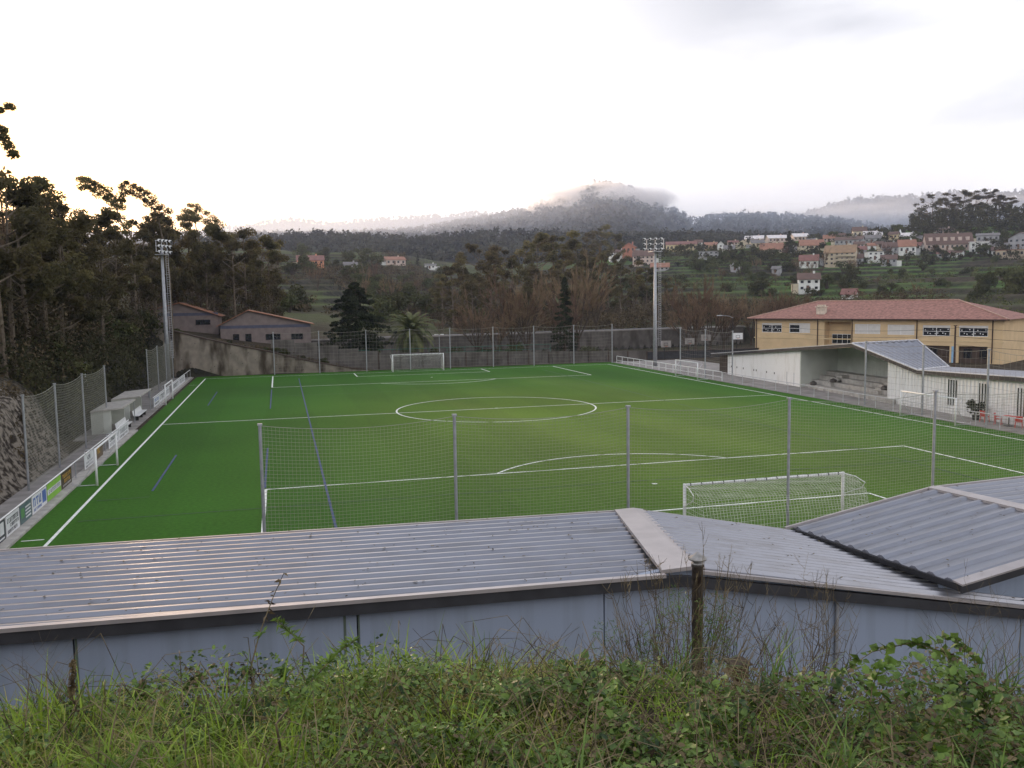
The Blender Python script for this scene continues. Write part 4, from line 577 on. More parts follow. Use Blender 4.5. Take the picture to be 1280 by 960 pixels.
def dugout(y0,y1,label,x0=-33.5,x1=-31.15):
    root=thing('dugout',label,'dugout',((x0+x1)/2,(y0+y1)/2,0),'team dugouts')
    m=MB();m.add([(x0,y0,1.85),(x1,y0,2.05),(x1,y1,2.05),(x0,y1,1.85),(x0,y0,1.73),(x1,y0,1.93),(x1,y1,1.93),(x0,y1,1.73)],[(0,1,2,3),(7,6,5,4),(0,4,5,1),(1,5,6,2),(2,6,7,3),(3,7,4,0)]);m.build('roof_slab',M['kerb'],root)
    m=MB();m.bb(x0,x0+.15,y0+.1,y1-.1,-.1,1.73);m.add([(x0+.15,y0+.1,-.1),(x1-.9,y0+.1,-.1),(x1-.9,y0+.1,1.84),(x0+.15,y0+.1,1.74),(x0+.15,y0+.25,-.1),(x1-.9,y0+.25,-.1),(x1-.9,y0+.25,1.84),(x0+.15,y0+.25,1.74)],[(0,1,2,3),(5,4,7,6),(1,5,6,2),(3,2,6,7)]);m.bb(x0+.15,x1-.9,y1-.25,y1-.1,-.1,1.74);m.build('wall',M['inner'],root)
    m=MB();m.tube([(x1-.1,y1-.3,0),(x1-.1,y1-.3,1.98)],.04,6);m.build('post',M['galv'],root)
    return root
dugout(-4.4,2.0,'concrete dugout with stained slab roof, nearer of the two left shelters')
dugout(4.4,11.6,'concrete dugout with slab roof, farther of the two left shelters')
def bench(y0,n,label,x=-31.3):
    root=thing('bench_seats',label,'bench',(x,y0,0),'rows of dugout seats')
    for i in range(n):
        m=MB();y=y0+i*.52;m.bb(x-.22,x+.2,y-.22,y+.22,.42,.46);m.add([(x-.24,y-.22,.44),(x-.24,y+.22,.44),(x-.34,y+.2,.86),(x-.34,y-.2,.86),(x-.28,y-.22,.44),(x-.28,y+.22,.44),(x-.38,y+.2,.86),(x-.38,y-.2,.86)],[(0,1,2,3),(7,6,5,4),(0,3,7,4),(1,5,6,2),(3,2,6,7)]);m.build('seat',M['white'],root)
    m=MB();m.tube([(x-.1,y0-.3,.38),(x-.1,y0+n*.52-.2,.38)],.03,6)
    for k in(0,n*.26,n*.52-.5): m.bb(x-.25,x+.1,y0+k-.03,y0+k+.03,0,.38)
    m.build('frame',M['black'],root)
bench(-4.9,9,'row of white bucket seats by the nearer dugout');bench(3.4,9,'row of white bucket seats by the farther dugout')
sg=thing('notice_sign','tall dark sign with white lettering behind the dugouts','sign',(-36,6.6,0))
m=MB();m.bb(-36.05,-35.95,5.6,7.9,1.4,5.0);m.build('panel',M['black'],sg)
m=MB()
for k in range(6): m.bb(-35.945,-35.93,6.1+.25*(k%2),7.5-.2*(k%3),1.75+k*.5,2.0+k*.5)
m.build('lettering',M['white'],sg)
m=MB();m.bb(-36.03,-35.97,5.7,5.8,0,1.4);m.bb(-36.03,-35.97,7.7,7.8,0,1.4);m.build('post',M['black'],sg)
# ---------------------------------------------------------------- floodlight masts
def mast(label,x,y,face):
    root=thing('floodlight_mast',label,'floodlight',(x,y,0),'floodlight masts')
    m=MB();m.tube([(x,y,-.2),(x,y,6),(x,y,17.6)],[.31,.27,.15],12);m.build('pole',M['galv'],root,True)
    m=MB();dx,dy=.62,.25
    for s in(-.17,.17): m.tube([(x+dx+s,y-dy,3),(x+dx+s*.9,y-dy,17)],.022,4)
    for k in range(46): m.tube([(x+dx-.17,y-dy,3.1+k*.3),(x+dx+.17,y-dy,3.1+k*.3)],.016,4)
    for k in range(6): m.tube([(x+.25,y,4+k*2.5),(x+dx,y-dy,4+k*2.5)],.02,4)
    m.build('ladder',M['galvp'],root)
    m=MB();c,s=math.cos(face),math.sin(face)
    for z in(16.9,17.6,18.3): m.tube([(x-1.3*c,y-1.3*s,z),(x+1.3*c,y+1.3*s,z)],.05,6)
    for t in(-1.2,0,1.2): m.tube([(x+t*c,y+t*s,16.9),(x+t*c,y+t*s,18.3)],.045,6)
    m.bb(x-.8,x+.8,y-.8,y+.8,16.5,16.55);m.build('headframe',M['galvp'],root)
    for i in range(4):
        for j in range(3):
            t=-1.2+i*.8;z=16.95+j*.72;n_=(-s,c) if (x>0)==(face>0) else (s,-c)
            f=(math.copysign(1,-x)*.8,-.3)
            px,py=x+t*c+f[0]*.35,y+t*s+f[1]*.35
            m=MB();m.tube([(px,py,z),(px+f[0]*.3,py+f[1]*.3,z-.12)],[.11,.22],10);lp=m.build('lamp',M['white'],root)
            m=MB();m.tube([(px+f[0]*.302,py+f[1]*.302,z-.121),(px+f[0]*.33,py+f[1]*.33,z-.13)],[.16,.16],10);m.build('lens',M['glass'],lp)
mast('grey floodlight mast with ladder at the far left corner beneath the backlit trees',-33.44,45.05,1.1)
mast('grey floodlight mast with ladder beyond the right touchline, before the village hillside',33.53,39.08,-.45)
# ---------------------------------------------------------------- walls at the far end
rw=thing('retaining_wall','stained concrete retaining wall sloping down behind the far left corner','wall',(-22,50.4,0))
m=MB();pts=[(-36.5,8.0),(-34.2,6.7),(-30,5.45),(-25,4.15),(-21,3.25),(-15,1.6),(-9,.35),(-6,.05)]
for (a,za),(b,zb) in zip(pts[:-1],pts[1:]):
    m.add([(a,49.95,-.3),(b,49.95,-.3),(b,49.95,zb),(a,49.95,za),(a,50.95,-.3),(b,50.95,-.3),(b,50.95,zb),(a,50.95,za)],[(0,1,2,3),(3,2,6,7),(5,4,7,6)])
m.build('wall_face',M['concrete'],rw)
m=MB()
for (a,za),(b,zb) in zip(pts[1:-1],pts[2:]):
    m.add([(a,49.85,za),(b,49.85,zb),(b,51.0,zb),(a,51.0,za),(a,49.85,za+.18),(b,49.85,zb+.18),(b,51.0,zb+.18),(a,51.0,za+.18)],[(0,1,5,4),(4,5,6,7),(2,3,7,6)])
m.build('coping',M['brownwall'],rw)
rr=random.Random(9)
for i in range(16):
    x=rr.uniform(-33,-14);z=rr.uniform(.5,max(.8,(-9-x)*.27-.5));m=MB();m.tube([(x,49.99,z),(x,49.93,z)],.055,8);m.build('drain_pipe',M['black'],rw)
sw=thing('boundary_wall','grey block wall stepping down then level behind the far goal','wall',(5,52.3,0))
sect=[(-20.3,-17.0,4.75),(-17.0,-13.8,4.25),(-13.8,-10.8,3.75),(-10.8,-7.9,3.2),(-7.9,-5.0,2.75)]
k=-5.0
while k<36: sect.append((k,k+3.3,2.42-(k+5)*.022));k+=3.3
for i,(a,b,z) in enumerate(sect):
    zb=float(ground(np.array([(a+b)/2]),np.array([52.]))[0])-.8
    m=MB();m.bb(a+.02,b-.02,52.0,52.2,zb,z);m.build('wall_panel',M['darkconc'],sw)
    if b>-7:
        m=MB();m.bb(b-.07,b+.07,51.86,51.98,-.2,z-.05);m.build('pillar',M['brownwall'],sw)
fp=thing('guard_fence','low dark post and wire fence at the foot of the block wall','fence',(12,50.5,0))
m=MB();m.tube([(-6,50.6,1.1),(30,50.6,1.0)],.018,4);m.tube([(-6,50.6,.6),(30,50.6,.55)],.012,4);m.build('wire',M['black'],fp)
for i in range(13):
    m=MB();m.tube([(-5+i*2.95,50.6,-.1),(-5+i*2.95,50.6,1.15)],.04,5);m.build('post',M['black'],fp)
# road retaining wall beyond the courts, and the asphalt lot above it
rd=thing('road_retaining_wall','long grey retaining wall with a pale coping below the road beyond the courts','wall',(30,78.6,0))
def rl(x,d): return (x-d*.151,73.6+(x+3)*.153+d)
m=MB()
def sl(mb,x0,x1,d0,d1,z0,z1):
    p=[rl(x0,d0),rl(x1,d0),rl(x1,d1),rl(x0,d1)];mb.prism(p,z0,z1)
for i in range(13): sl(m,-14+i*6.8+.01,-14+(i+1)*6.8-.01,-.05,.85,-.4,3.62)
m.build('wall_face',M['darkconc'],rd);m=MB();sl(m,-14,74.5,-.15,.95,3.64,3.86);m.build('coping',M['pave'],rd)
m=MB();sl(m,-12,74,1.0,11,3.55,3.575);struct(m.build('road',M['road']))
gc=MB();gc.prism([(-12,56),(24,58),(24,70),(-12,68)],-.2,.02);struct(gc.build('green_court',mat('green_court_surface',(.035,.085,.06),amt=.15)))
def railf(name,label,p,q_,h,n,mt,bars=(1.0,.5),pr=.03,group=None,base=0):
    root=thing(name,label,'railing',(p[0],p[1],base),group);p=Vector((*p,base));q_=Vector((*q_,base));m=MB()
    for b in bars: m.tube([p+Vector((0,0,h*b)),q_+Vector((0,0,h*b))],pr*(1.2 if b==1 else .8),6)
    m.build('rail',M[mt],root)
    for i in range(n+1):
        a=p.lerp(q_,i/n);m=MB();m.tube([a-Vector((0,0,.1)),a+Vector((0,0,h))],pr,6);m.build('post',M[mt],root)
M['greenrail']=mat('green_rail_paint',(.05,.16,.12),amt=.1)
railf('court_rail','green railing round the court, beyond the wall behind the far goal',(-11,57),(24,59.5),2.6,12,'greenrail',bars=(1,.72,.5))
railf('court_rail','black railing above the dark sunken court beyond the far right corner',(34,57),(58,57.5),1.7,26,'black')
railf('touchline_rail','white tube railing by the far right corner and the floodlight mast',(31.05,47.8),(31.3,15.2),1.08,15,'white',bars=(1,.42),pr=.036)
railf('touchline_rail','thin grey railing along the right touchline before the stand',(31.3,15),(31.0,-40),1.05,24,'galvp',bars=(1,),pr=.028)
# wire mesh between the posts of that railing is too fine to see at this distance
dk=thing('sunken_court_wall','low dark wall beyond the far right corner of the pitch','wall',(45,54,0));m=MB();m.bb(33.5,60,53.6,54.0,-.3,1.15);m.build('wall_face',M['fascia'],dk);m=MB();m.bb(33.4,60.1,53.5,54.1,1.152,1.25);m.build('coping',M['brownwall'],dk)
m=MB();m.bb(34,61,54.1,66,-.25,.03);struct(m.build('basketball_court',M['road']))
def hoop(x,y,rz,label,z=3.0):
    root=thing('basketball_hoop',label,'basketball hoop',(0,0,0),'basketball hoops')
    m=MB();m.tube([(0,.9,0),(0,.9,z-.3),(0,.1,z+.2)],.07,6);m.build('post',M['black'],root)
    m=MB();m.box((0,0,z+.35),(1.6,.05,1.05));bd=m.build('backboard',M['white'] if z>2.8 else M['pave'],root)
    m=MB()
    for a in((-.3,.3,0,.05),(-.3,.3,.42,.47)): m.box(((a[0]+a[1])/2,-.03,z+(a[2]+a[3])/2+.05),(.6,.01,.05))
    for s in(-.3,.3): m.box((s,-.03,z+.28),(.05,.01,.5))
    m.build('target_square',M['black'],bd)
    m=MB();m.tube([(.22*math.cos(k*.52),-.28+.22*math.sin(k*.52),z) for k in range(13)],.015,5,False);m.build('ring',mat('orange_rim',(.5,.12,.03)),root)
    root.location=(x,y,0);root.rotation_euler=(0,0,rz)
hoop(54.8,53.1,-.3,'white basketball backboard by the street lamp at the corner of the ochre school')
hoop(40.6,50.6,-.15,'white basketball backboard with dark marks, right beside the floodlight mast',2.2)
hoop(47.6,56.3,-.3,'pale basketball backboard between the floodlight mast and the stand',2.2)
hoop(50.9,56.9,-.6,'pale basketball backboard turned sideways, behind the far right corner',2.7)
lm=thing('street_lamp','street lamp with a curved arm over the left corner of the ochre school','street lamp',(55.6,56.2,0))
m=MB();m.tube([(55.6,56.2,0),(55.6,56.2,6.3)],[.11,.07],8);m.build('pole',M['black'],lm);m=MB();m.tube([(55.6,56.2,6.3),(55.1,56.5,6.62),(54.0,57,6.75)],.05,6);m.build('arm',M['galv'],lm);m=MB();m.box((53.6,57.2,6.75),(.9,.3,.14),rz=-.45);m.build('lamp_head',M['galvp'],lm)
sl2=thing('street_lamp','twin headed lamp post beyond the wall, right of the palm tree','street lamp',(5.6,60,0))
m=MB();m.tube([(5.6,60,0),(5.6,60,4.6)],[.08,.05],8);m.build('pole',M['galv'],sl2)
for s in(-1,1): m=MB();m.box((5.6+s*.45,60,4.62),(.6,.3,.14));m.build('lamp_head',M['white'],sl2)
# ---------------------------------------------------------------- grandstand on the right
gs=thing('grandstand','white walled grandstand with a folded grey metal roof and concrete steps on the right','grandstand',(36,-5,0))
def fx(y,o=0): return 35.1+.05*y+o
DP=6.0
fr=[(27.0,2.4),(5.5,4.35),(-4.4,5.15)]
def P3(y,z,o=0,dy=0): return (fx(y,o),y+dy,z)
ribbed('roof_panel',M['roof'],gs,P3(-4.4,5.15,-.3),P3(27,2.4,-.3),P3(27,2.4,DP),P3(-6.0,5.35,DP))
ribbed('roof_panel',M['roof'],gs,P3(-4.45,5.17,-.3),P3(-14.1,3.3,-.3),P3(-10.4,3.1,DP),P3(-6.0,5.37,DP),pitch=.62,h=.09)
ribbed('roof_panel',M['roof'],gs,P3(-14.15,3.32,-.3),P3(-48,4.3,-.3),P3(-48,4.3,DP),P3(-10.5,3.1,DP),pitch=.62)
m=MB()
def fb(y0,z0,y1,z1,h=.30,o=-.36):
    m.add([P3(y0,z0,o),P3(y1,z1,o),P3(y1,z1,o+.08),P3(y0,z0,o+.08),P3(y0,z0-h,o),P3(y1,z1-h,o),P3(y1,z1-h,o+.08),P3(y0,z0-h,o+.08)],[(0,1,2,3),(7,6,5,4),(0,4,5,1),(1,5,6,2),(2,6,7,3),(3,7,4,0)])
fb(27,2.42,-4.42,5.18);fb(-4.42,5.18,-14.1,3.32);fb(-14.1,3.32,-48,4.32)
m.build('fascia',M['fascia'],gs)
m=MB()
for y0,z0,y1,z1 in((27,2.50,-4.42,5.26),(-4.42,5.26,-14.1,3.40),(-14.1,3.40,-48,4.40)): 
    m.add([P3(y0,z0,-.40),P3(y1,z1,-.40),P3(y1,z1,-.15),P3(y0,z0,-.15),P3(y0,z0-.07,-.40),P3(y1,z1-.07,-.40),P3(y1,z1-.07,-.15),P3(y0,z0-.07,-.15)],[(0,1,2,3),(7,6,5,4),(0,4,5,1),(2,6,7,3)])
a_,b_=Vector(P3(-4.4,5.17,-.3)),Vector(P3(-6.0,5.37,DP));m.tube([a_+Vector((0,0,.09)),b_+Vector((0,0,.1))],.08,6)
a_,b_=Vector(P3(-14.1,3.34,-.3)),Vector(P3(-10.4,3.14,DP));m.tube([a_+Vector((0,0,.06)),b_+Vector((0,0,.06))],.09,6)
a_,b_=Vector(P3(-6,5.37,DP)),Vector(P3(-10.4,3.14,DP));m.tube([a_+Vector((0,0,.06)),b_+Vector((0,0,.06))],.07,6)
m.build('edge_trim',M['galvp'],gs)
def rz_(y): return float(np.interp(-y,[-27,4.4,14.1,48],[2.4,5.15,3.3,4.3]))-.12
m=MB();ys=[22.8,16,10,5.5]
def vwall(mb,y0,y1,o,z0=-.1,th=.15,dz=0,n=1):
    Y=[y0+(y1-y0)*i/n for i in range(n+1)]
    for a,b in zip(Y[:-1],Y[1:]):
        mb.add([P3(a,z0,o),P3(b,z0,o),P3(b,rz_(b)-dz,o),P3(a,rz_(a)-dz,o),P3(a,z0,o+th),P3(b,z0,o+th),P3(b,rz_(b)-dz,o+th),P3(a,rz_(a)-dz,o+th)],[(0,3,2,1),(4,5,6,7),(0,4,7,3),(1,2,6,5)])
vwall(m,22.8,5.5,0,n=1);m.build('wall',M['whitewall'],gs)
m=MB();vwall(m,27,22.85,.9);m.build('end_wall',M['brownwall'],gs)
m=MB();vwall(m,5.5,-4.4,4.6,dz=.05);vwall(m,-4.4,-9.6,4.6,dz=.3);m.build('back_wall',M['inner'],gs)
m=MB();m.prism([P3(5.5,0)[:2],P3(5.5,0,4.6)[:2],P3(5.35,0,4.6)[:2],P3(5.35,0)[:2]],-.1,4.1);m.build('side_wall',M['inner'],gs)
m=MB();m.prism([P3(-9.6,0)[:2],P3(-9.75,0)[:2],P3(-9.75,0,4.6)[:2],P3(-9.6,0,4.6)[:2]][::-1],-.1,3.75);m.build('side_wall',M['whitewall'],gs)
for i in range(4):
    m=MB();o0=.9+i*.9-.4;m.prism([P3(7.5 if i==0 else 5.3,0,o0)[:2],P3(-9.55,0,o0)[:2],P3(-9.55,0,4.55)[:2],P3(7.5 if i==0 else 5.3,0,4.55)[:2]] if i else [P3(5.3,0,o0)[:2],P3(-11.0,0,o0-.9)[:2],P3(-9.55,0,4.55)[:2],P3(5.3,0,4.55)[:2]],0 if i==0 else .42*i+.002,.42*(i+1));m.build('step',M['kerb'],gs)
for y in(2.2,-5.8):
    m=MB()
    for i in range(6): m.prism([P3(y,0,.1+i*.45)[:2],P3(y-1.1,0,.1+i*.45)[:2],P3(y-1.1,0,4.0)[:2],P3(y,0,4.0)[:2]],.43 if i>1 else .03,.25*(i+1)+.01 if i>1 else .21*(i+1)+.005)
    m.build('stair_flight',M['kerb'],gs)
m=MB();vwall(m,-9.8,-14.1,0);vwall(m,-14.1,-48,0)
m.build('clad_wall',M['whitewall'],gs)
m=MB()
y=-9.95
while y>-46:
    z=rz_(y)-.02;m.prism([P3(y,0,-.035)[:2],P3(y-.05,0,-.035)[:2],P3(y-.05,0,-.002)[:2],P3(y,0,-.002)[:2]][::-1],.05,z);y-=.42
m.build('cladding_ribs',M['whitewall'],gs)
for k,y0 in enumerate((-17.6,-21.1,-25.0,-29)):
    for j in range(4):
        y=y0-j*.30;m=MB();m.prism([P3(y,0,-.06)[:2],P3(y-.10,0,-.06)[:2],P3(y-.10,0,-.037)[:2],P3(y,0,-.037)[:2]][::-1],.75,2.85);m.build('window_slit',M['glass'],gs)
m=MB()
for y in(21.8,20.3,18.6,15.9,15.3,12.8,11.0): m.prism([P3(y,0,-.03)[:2],P3(y-.14,0,-.03)[:2],P3(y-.14,0,-.004)[:2],P3(y,0,-.004)[:2]][::-1],1.0,1.22)
m.build('vent',M['brownwall'],gs)
m=MB()
for y in(8.2,6.7): m.prism([P3(y,0,-.02)[:2],P3(y-.06,0,-.02)[:2],P3(y-.06,0,-.004)[:2],P3(y,0,-.004)[:2]][::-1],.1,1.5)
m.build('joint',M['galv'],gs)
m=MB()
M['greensign']=mat('green_sign_paint',(.10,.28,.16))
for a,b,c,d in((-2.2,-2.32,3.5,3.9),(-2.2,-2.7,3.5,3.6),(-2.2,-2.7,3.82,3.9),(-3.0,-3.12,3.5,3.9),(-3.0,-3.4,3.5,3.6)): m.prism([P3(a,0,4.57)[:2],P3(b,0,4.57)[:2],P3(b,0,4.592)[:2],P3(a,0,4.592)[:2]][::-1],c,d)
m.build('wall_emblem',M['greensign'],gs)
M['cardboard']=mat('grey_brown_sacking',(.085,.075,.068),amt=.2)
for (y,o,z,t) in((1.4,1.5,.85,'brown bag left on the second step beside the left stair'),(-6.9,1.7,.86,'brown bag left on the steps beside the right stair'),(3.6,.5,.43,'brown bundle left on the bottom step of the stand')):
    c=P3(y,0,o);m=MB();m.lathe((c[0],c[1],z),[(.34,0),(.38,.12),(.33,.28),(.16,.36),(.08,.42)],9);tag(m.build('bag',M['cardboard']),t,'bag','bags left on the grandstand steps')
# table, chairs and potted plant before the clad wall
def chair(x,y,rz,label):
    root=thing('plastic_chair',label,'chair',(0,0,0),'red plastic chairs')
    m=MB();m.box((0,0,.44),(.46,.44,.04));m.build('seat',M['red'],root)
    m=MB();m.box((0,.22,.68),(.46,.04,.40),rx=-.15);m.build('backrest',M['red'],root)
    for s in(-1,1):
        m=MB();m.tube([(s*.24,.2,.62),(s*.25,-.18,.62),(s*.23,-.22,.45)],.022,5);m.build('armrest',M['red'],root)
        for t in(-1,1): m=MB();m.tube([(s*.2,t*.19,.43),(s*.24,t*.23,0)],[.03,.022],5);m.build('leg',M['red'],root)
    root.location=(x,y,.03);root.rotation_euler=(0,0,rz)
for x,y,rz,lb in((32.9,-24.2,.6,'red plastic chair beside the potted plant'),(33.0,-26.0,2.4,'red plastic chair between the dark table and another red chair'),(32.7,-27.4,-.7,'red plastic chair at the right frame edge'),(33.1,-22.7,1.6,'red plastic chair nearest the window slits, partly behind the net post')): chair(x,y,rz,lb)
tb=thing('terrace_table','dark outdoor table among the red chairs before the clad wall','table',(33.0,-23.4,.03));m=MB();m.box((33.0,-25.1,.77),(.8,.9,.04));m.build('tabletop',M['red'],tb);m=MB();m.tube([(33,-25.1,.03),(33,-25.1,.75)],.04,6);m.box((33,-25.1,.05),(.5,.5,.03));m.build('pedestal',M['black'],tb)
def leafquads(cen,rad,n,size,aspect=.5,squash=1,normal_up=0):
    cen=np.asarray(cen,float);idx=RG.integers(0,len(cen),n);rad=np.broadcast_to(np.asarray(rad,float),(len(cen),))
    d=RG.normal(size=(n,3));d/=np.linalg.norm(d,axis=1)[:,None]+1e-9;rr=RG.random(n)**.45
    p=cen[idx]+d*rr[:,None]*rad[idx][:,None]*np.array([1,1,squash])
    a=RG.normal(size=(n,3));a[:,2]*=(1-normal_up);a/=np.linalg.norm(a,axis=1)[:,None]+1e-9
    b=RG.normal(size=(n,3));b=np.cross(a,b);b/=np.linalg.norm(b,axis=1)[:,None]+1e-9
    s=size*RG.uniform(.6,1.4,n)[:,None];a=a*s;b=b*s*aspect
    V=np.stack([p-a,p-b*.9+a*.1,p+a,p+b],1).reshape(-1,3);F=np.arange(4*n).reshape(-1,4);return V,F
pp=thing('potted_plant','bushy green potted plant before the window slits of the clad wall','plant',(33.2,-21.7,.03));m=MB();m.lathe((33.2,-21.7,.03),[(.22,0),(.3,.4)],12);m.build('pot',M['black'],pp)
V,F=leafquads([(33.2,-21.5,.9),(33.3,-22.1,1.1),(33.1,-21.3,1.3)],[.5,.45,.35],420,.12);fast('foliage',V,F,M['conf'],pp)
# ---------------------------------------------------------------- school
SA=Vector((58.43,54.61,0));SU=Vector((.50887,-.86085,0));SN=Vector((.86085,.50887,0))
def S(u,o,z): return tuple(SA+SU*u+SN*o+Vector((0,0,z)))
sch=thing('school_building','long ochre two storey school with a red tiled hip roof','school',tuple(SA+SU*19))
LEN,DEP=38.5,14.
def sbox(mb,u0,u1,o0,o1,z0,z1):
    p=[S(u0,o0,0)[:2],S(u1,o0,0)[:2],S(u1,o1,0)[:2],S(u0,o1,0)[:2]]
    mb.prism(p,z0,z1)
wins=[(1.7,5.3,3.9,5.45,'d'),(6.6,10.2,3.9,5.45,'h'),(17.5,21.4,3.9,5.4,'s'),(22.5,26.4,3.85,5.35,'s'),(27.6,31.4,3.75,5.3,'d'),(32.6,36.4,3.75,5.3,'d')]
m=MB();W=.3
cur=0.5
for a,b,z0,z1,_ in wins[:2]+[(12.6,16.9,-1,-1,'r')]+wins[2:]:
    sbox(m,cur,a,0,W,-.3,6.1)
    if _!='r': sbox(m,a,b,0,W,-.3 if a<27 else 2.35,z0);sbox(m,a,b,0,W,z1,6.1)
    cur=b
sbox(m,cur,LEN-.2,0,W,-.3,6.1)
sbox(m,12.6,16.9,1.6,1.9,-.3,6.1);sbox(m,12.6,12.62,W,1.6,-.3,6.1);sbox(m,16.88,16.9,W,1.6,-.3,6.1);sbox(m,12.62,16.88,.02,1.58,5.72,5.9)
sbox(m,.5,.8,W,DEP,-.3,6.1);sbox(m,LEN-.5,LEN-.2,W,DEP,-.3,6.1);sbox(m,.5,LEN-.2,DEP-W,DEP,-.3,6.1)
m.build('wall',M['ochre'],sch)
m=MB();sbox(m,.3,LEN,-.06,-.002,2.95,3.1);sbox(m,.3,LEN,-.05,-.002,5.75,6.05);m.build('string_course',mat('pale_ochre',(.62,.48,.28),amt=.05),sch)
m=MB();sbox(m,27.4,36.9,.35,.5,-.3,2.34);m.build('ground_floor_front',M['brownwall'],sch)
m=MB();sbox(m,31.7,32.2,-.1,.25,-.3,2.3);m.build('column',M['lblue'],sch)
for u in(28.6,33.2,35.3): m=MB();sbox(m,u,u+1.1,.30,.34,.6,2.0);m.build('window',M['glass'],sch)
m=MB();e=.7
Z0,Z1=6.2,8.9
c=[S(-e,-e,Z0),S(LEN+e,-e,Z0),S(LEN+e,DEP+e,Z0),S(-e,DEP+e,Z0)];r0,r1=S(8.2,7,Z1),S(30.2,7,Z1)
m.add(c+[r0,r1],[(0,1,5,4),(1,2,5),(2,3,4,5),(3,0,4),(3,2,1,0)]);rf=m.build('roof',M['tile'],sch)
m=MB();m.tube([Vector(c[1])+Vector((0,0,.05)),Vector(r1)+Vector((0,0,.06))],.10,6);m.tube([Vector(c[0])+Vector((0,0,.05)),Vector(r0)+Vector((0,0,.06))],.10,6);m.tube([Vector(r0)+Vector((0,0,.06)),Vector(r1)+Vector((0,0,.06))],.10,6);m.build('ridge_tiles',mat('pale_ridge_tiles',(.42,.27,.21)),rf)
m=MB();sbox(m,10.6,12.0,1.2,2.1,6.4,8.0);sbox(m,10.45,12.15,1.05,2.25,8.0,8.12)
for k in range(3): sbox(m,10.7+k*.48,10.98+k*.48,1.4,1.9,8.12,8.4)
m.build('chimney',mat('tan_chimney',(.55,.47,.38)),rf)
m=MB();sbox(m,-e-.05,LEN+e+.05,-e-.14,-e+.02,6.06,6.22);m.build('gutter',M['brown'],sch)
for u in(.75,11.5,17.1,26.8,37.0): m=MB();m.tube([S(u,-.09,0),S(u,-.09,6.1)],.075,6);m.build('downpipe',M['brown'],sch)
for a,b,z0,z1,k in wins:
    m=MB()
    for z in(z0,z1-.08): sbox(m,a,b,.06,.16,z,z+.08)
    for u in(a,(a+b)/2-.04,b-.08): sbox(m,u,u+.08,.06,.16,z0+.08,z1-.08)
    sbox(m,a+.08,b-.08,.08,.14,z0+(z1-z0)*.42,z0+(z1-z0)*.42+.06)
    wf=m.build('window',M['white'],sch)
    m=MB();sbox(m,a+.08,b-.08,.18,.2,z0+.08,z1-.08);m.build('pane',M['glass'],wf)
    m=MB()
    if k=='s': sbox(m,a+.08,(a+b)/2-.04,.04,.058,z0+.05,z1-.05);sbox(m,(a+b)/2+.04,b-.08,.04,.058,z0+.05,z1-.05)
    elif k=='h': sbox(m,(a+b)/2+.1,b-.02,.04,.058,z0+.05,z1-.05);sbox(m,a+.08,(a+b)/2,.04,.058,z1-.3,z1-.05)
    else: sbox(m,a+.05,b-.05,.04,.058,z1-.36,z1-.04)
    m.build('shutter',M['shutter'],wf)
    if k=='d':
        m=MB()
        for i in range(10): u=a+.25+i*.35;zz=z0+(.25 if i%3 else .8)+.1*(i%2);sbox(m,u,u+.13,.165,.178,zz,zz+.16)
        m.build('paper_cutouts',M['white'],wf)
m=MB();sbox(m,13.2,16.6,1.5,1.58,2.2,3.75);wf=m.build('window',M['white'],sch);m=MB()
for i in range(4): sbox(m,13.28+i*.83,13.28+i*.83+.74,1.46,1.498,2.28,3.67)
m.build('pane',M['glass'],wf)
# cable pole and overhead cables before the school
cp=thing('utility_pole','thin brown cable pole before the school windows','utility pole',(52.5,2.2,0));m=MB();m.tube([(52.5,2.2,0),(52.5,2.2,6.35)],[.13,.09],6);m.build('pole',M['brown'],cp)
m=MB();m.bb(52.3,52.7,2.15,2.25,6.36,6.44);m.build('crossarm',M['brown'],cp)
cb=MB()
def cable(mb,a,b,sag,r=.018):
    a=Vector(a);b=Vector(b);mb.tube([a.lerp(b,i/12)-Vector((0,0,sag*4*(i/12)*(1-i/12))) for i in range(13)],r,4,False)
for z in(5.2,4.3,6.2): cable(cb,(52.5,2.2,z),(58,-24,z+.1),.35)
for z in(5.3,6.1): cable(cb,(52.5,2.2,z),(56,55,z-.2),.9)
tag(cb.build('overhead_cables',M['black']),'thin dark overhead cables strung before the ochre school facade','cables')
